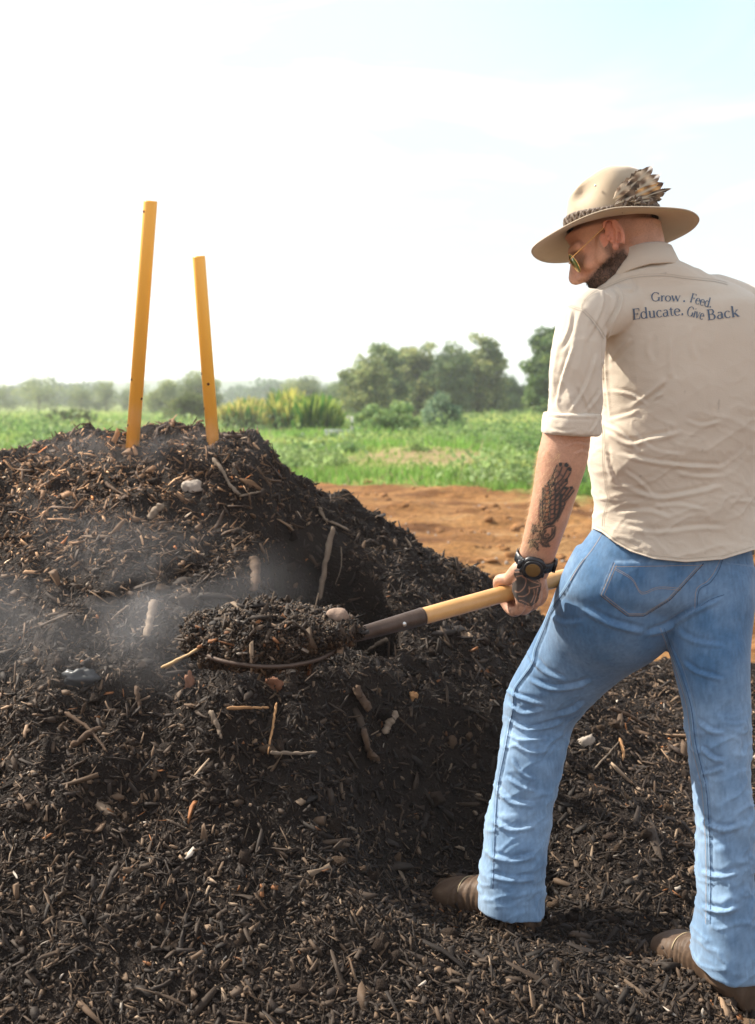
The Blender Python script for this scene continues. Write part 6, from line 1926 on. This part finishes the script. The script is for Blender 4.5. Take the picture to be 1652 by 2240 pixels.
# far-off woods that read as one mass
r = np.random.default_rng(60)
Cw, Kw = [], []
for k in range(260):
    Y = r.uniform(190, 260); px_ = r.uniform(-300, 1700)
    h = r.uniform(2.2, 3.8) * (1 + 0.5 * math.sin(px_ * 0.013) * (px_ < 700)); c = P(px_, 850, Y); base_ = float(zg(np.array([c[0]]), np.array([Y]))[0])
    m = 110
    d = r.normal(0, 1, (m, 3)); d /= np.linalg.norm(d, axis=1)[:, None]
    Cw.append(np.array([c[0], Y, base_ + h * 0.5]) + d * np.array([h * .75, h * .6, h * .5]) * r.uniform(.6, 1, (m, 1)))
    Kw.append(np.repeat((np.array([.07, .11, .06]) * r.uniform(.7, 1.4))[None], m, 0))
V, Q = leaf_quads(np.concatenate(Cw), 0.5, r)
link('far_woods', mesh('far_woods', V, Q, attr={'col': np.repeat(np.concatenate(Kw), 4, 0)}, shade=False), m_leaf, None, kind='stuff', label='distant woods along the horizon', category='woods')

# grass blades on the bank and paddock
r = np.random.default_rng(70)
n = 150000
Y = 11.5 * (95 / 11.5) ** (r.random(n) ** 1.25)
X = r.uniform(-0.42, 0.42, n) * Y
e = Y + 0.8 * X + 2.2 * noise(np.stack([X * .8, Y * .8, 0 * X], 1), 71)
bare = np.hypot(X * 1.2 - 0.85, Y - 17.0) + 1.2 * noise(np.stack([X * 1.6, Y * 1.6, 0 * X], 1), 72)
dens = smooth(e, 12.6, 15.0) * np.where(bare < 1.9, 0.22, 1)
kp = r.random(n) < dens
X, Y = X[kp], Y[kp]; n = len(X)
Z = zg(X, Y) + ground_detail(X, Y)
cl = 0.5 + 0.5 * fbm(np.stack([X * 0.7, Y * 0.7, 0 * X], 1), 3, 73)
cl2 = 0.5 + 0.5 * fbm(np.stack([X * 0.25, Y * 0.25, 0 * X], 1), 3, 74)
h = (0.05 + 0.20 * cl ** 2) * r.uniform(0.5, 1.5, n) * (1 + smooth(Y, 18, 40) * 0.8)
h = h * (1 - 0.55 * (1 - smooth(np.hypot(X - 0.75, (Y - 16.0)), 1.2, 2.4)))
wd = 0.004 + 0.0009 * Y
an = r.uniform(0, math.pi, n)
dx, dy = np.cos(an) * wd, np.sin(an) * wd
ln1, ln2 = r.normal(0, .35, n) * h, r.normal(0, .35, n) * h
V = np.stack([np.stack([X - dx, Y - dy, Z - 0.01], 1), np.stack([X + dx, Y + dy, Z - 0.01], 1), np.stack([X + ln1, Y + ln2, Z + h], 1)], 1).reshape(-1, 3)
yel = np.clip(cl2 * 2.6 - 0.85 + r.normal(0, .15, n), 0, 1)[:, None]
K = np.array([0.17, 0.31, 0.06]) * (1 - yel) + np.array([0.44, 0.48, 0.16]) * yel
K = K * r.uniform(.65, 1.35, (n, 1)) * (0.75 + 0.5 * cl[:, None])
straw = r.random(n) < 0.05
K[straw] = np.array([0.42, 0.36, 0.20])
link('grass', mesh('grass', V, None, np.arange(n * 3).reshape(-1, 3), attr={'col': np.repeat(K, 3, 0)}, shade=False), m_leaf, None, kind='stuff', label='bright green grass and weeds of the paddock', category='grass')

# leafy weeds among the grass: uncountable
r = np.random.default_rng(80)
Cw, Kw = [], []
for k in range(1500):
    Y = 12.5 * (60 / 12.5) ** (r.random() ** 1.1); X = r.uniform(-0.4, 0.4) * Y
    if Y + 0.8 * X < 13.6 + r.uniform(0, 1.5): continue
    if math.hypot(X * 1.2 - 0.85, Y - 17.0) < 1.8 and r.random() < 0.92: continue
    if noise(np.array([[X * .35, Y * .35, 2.0]]), 81)[0] < -0.05: continue
    h_ = r.uniform(0.10, 0.36) * (1.0 if Y < 20 else 1.5); w_ = h_ * r.uniform(.8, 2.2)
    z0 = float(zg(np.array([X]), np.array([Y]))[0])
    m = int(90)
    d = r.normal(0, .5, (m, 3)); d[:, 2] = np.abs(d[:, 2])
    Cw.append(np.array([X, Y, z0]) + d * np.array([w_, w_, h_]))
    tt_ = r.random()
    Kw.append((np.array([.08, .17, .05]) * (1 - tt_) + np.array([.30, .40, .15]) * tt_)[None] * r.uniform(.7, 1.3, (m, 1)))
V, Q = leaf_quads(np.concatenate(Cw), 0.045, r)
link('weeds', mesh('weeds', V, Q, attr={'col': np.repeat(np.concatenate(Kw), 4, 0)}, shade=False), m_leaf, None, kind='stuff', label='leafy weeds growing in clumps through the paddock', category='weeds')

# pale sheet and post half hidden in the grass
pp = P(738, 945, 27); gz_ = float(zg(np.array([pp[0]]), np.array([27.]))[0])
tr_ = empty('water_trough', (pp[0], 27, gz_), label='pale blue grey trough with a white post, half hidden in the grass', category='trough')
m_tr = mat('weathered_tin', (0.34, 0.38, 0.38), 0.6, noise_scale=5, noise_mix=0.4, dark=(0.32, 0.36, 0.36))
mb = MB()
wv, hv_, dv = 0.55, 0.22, 0.30
for c_, s_ in (((0, -dv / 2, hv_ / 2), (wv, .02, hv_)), ((0, dv / 2, hv_ / 2), (wv, .02, hv_)), ((-wv / 2 - .012, 0, hv_ / 2), (.02, dv + .02, hv_)), ((wv / 2 + .012, 0, hv_ / 2), (.02, dv + .02, hv_)), ((0, 0, 0.06), (wv - .004, dv - .024, .02)), ((0, -dv / 2 - .016, hv_ - .02), (wv + .06, .03, .035))):
    mb.add(*box(np.array(c_) + tr_.location, s_))
mb.build('trough_body', m_tr, tr_, shade=False)
mb = MB(); mb.add(*box(np.array([wv / 2 + .09, -.1, .275]) + np.array(tr_.location), (.06, .06, .55))); mb.add(*box(np.array([wv / 2 + .0, -.1, .53]) + np.array(tr_.location), (.08, .07, .05)))
mb.build('post', mat('white_post', (0.55, 0.54, 0.50), 0.7), tr_, shade=False)

# ------------------------------------------------------------------ haze
hz0, hz1 = -4.5, 26.0
Vb, Qb, _ = box((0, 340, (hz0 + hz1) / 2), (1100, 820, hz1 - hz0))
mh = bpy.data.materials.new('haze'); mh.use_nodes = True; nt = mh.node_tree; nt.nodes.clear()
o = nt.nodes.new('ShaderNodeOutputMaterial'); pv = nt.nodes.new('ShaderNodeVolumePrincipled')
pv.inputs['Color'].default_value = (0.93, 0.96, 1.0, 1); pv.inputs['Density'].default_value = HAZE_D; pv.inputs['Anisotropy'].default_value = 0.55
nt.links.new(pv.outputs['Volume'], o.inputs['Volume'])
link('haze', mesh('haze', Vb, Qb, shade=False), mh, None, kind='stuff', label='thin bright haze over the paddock and far trees', category='haze')
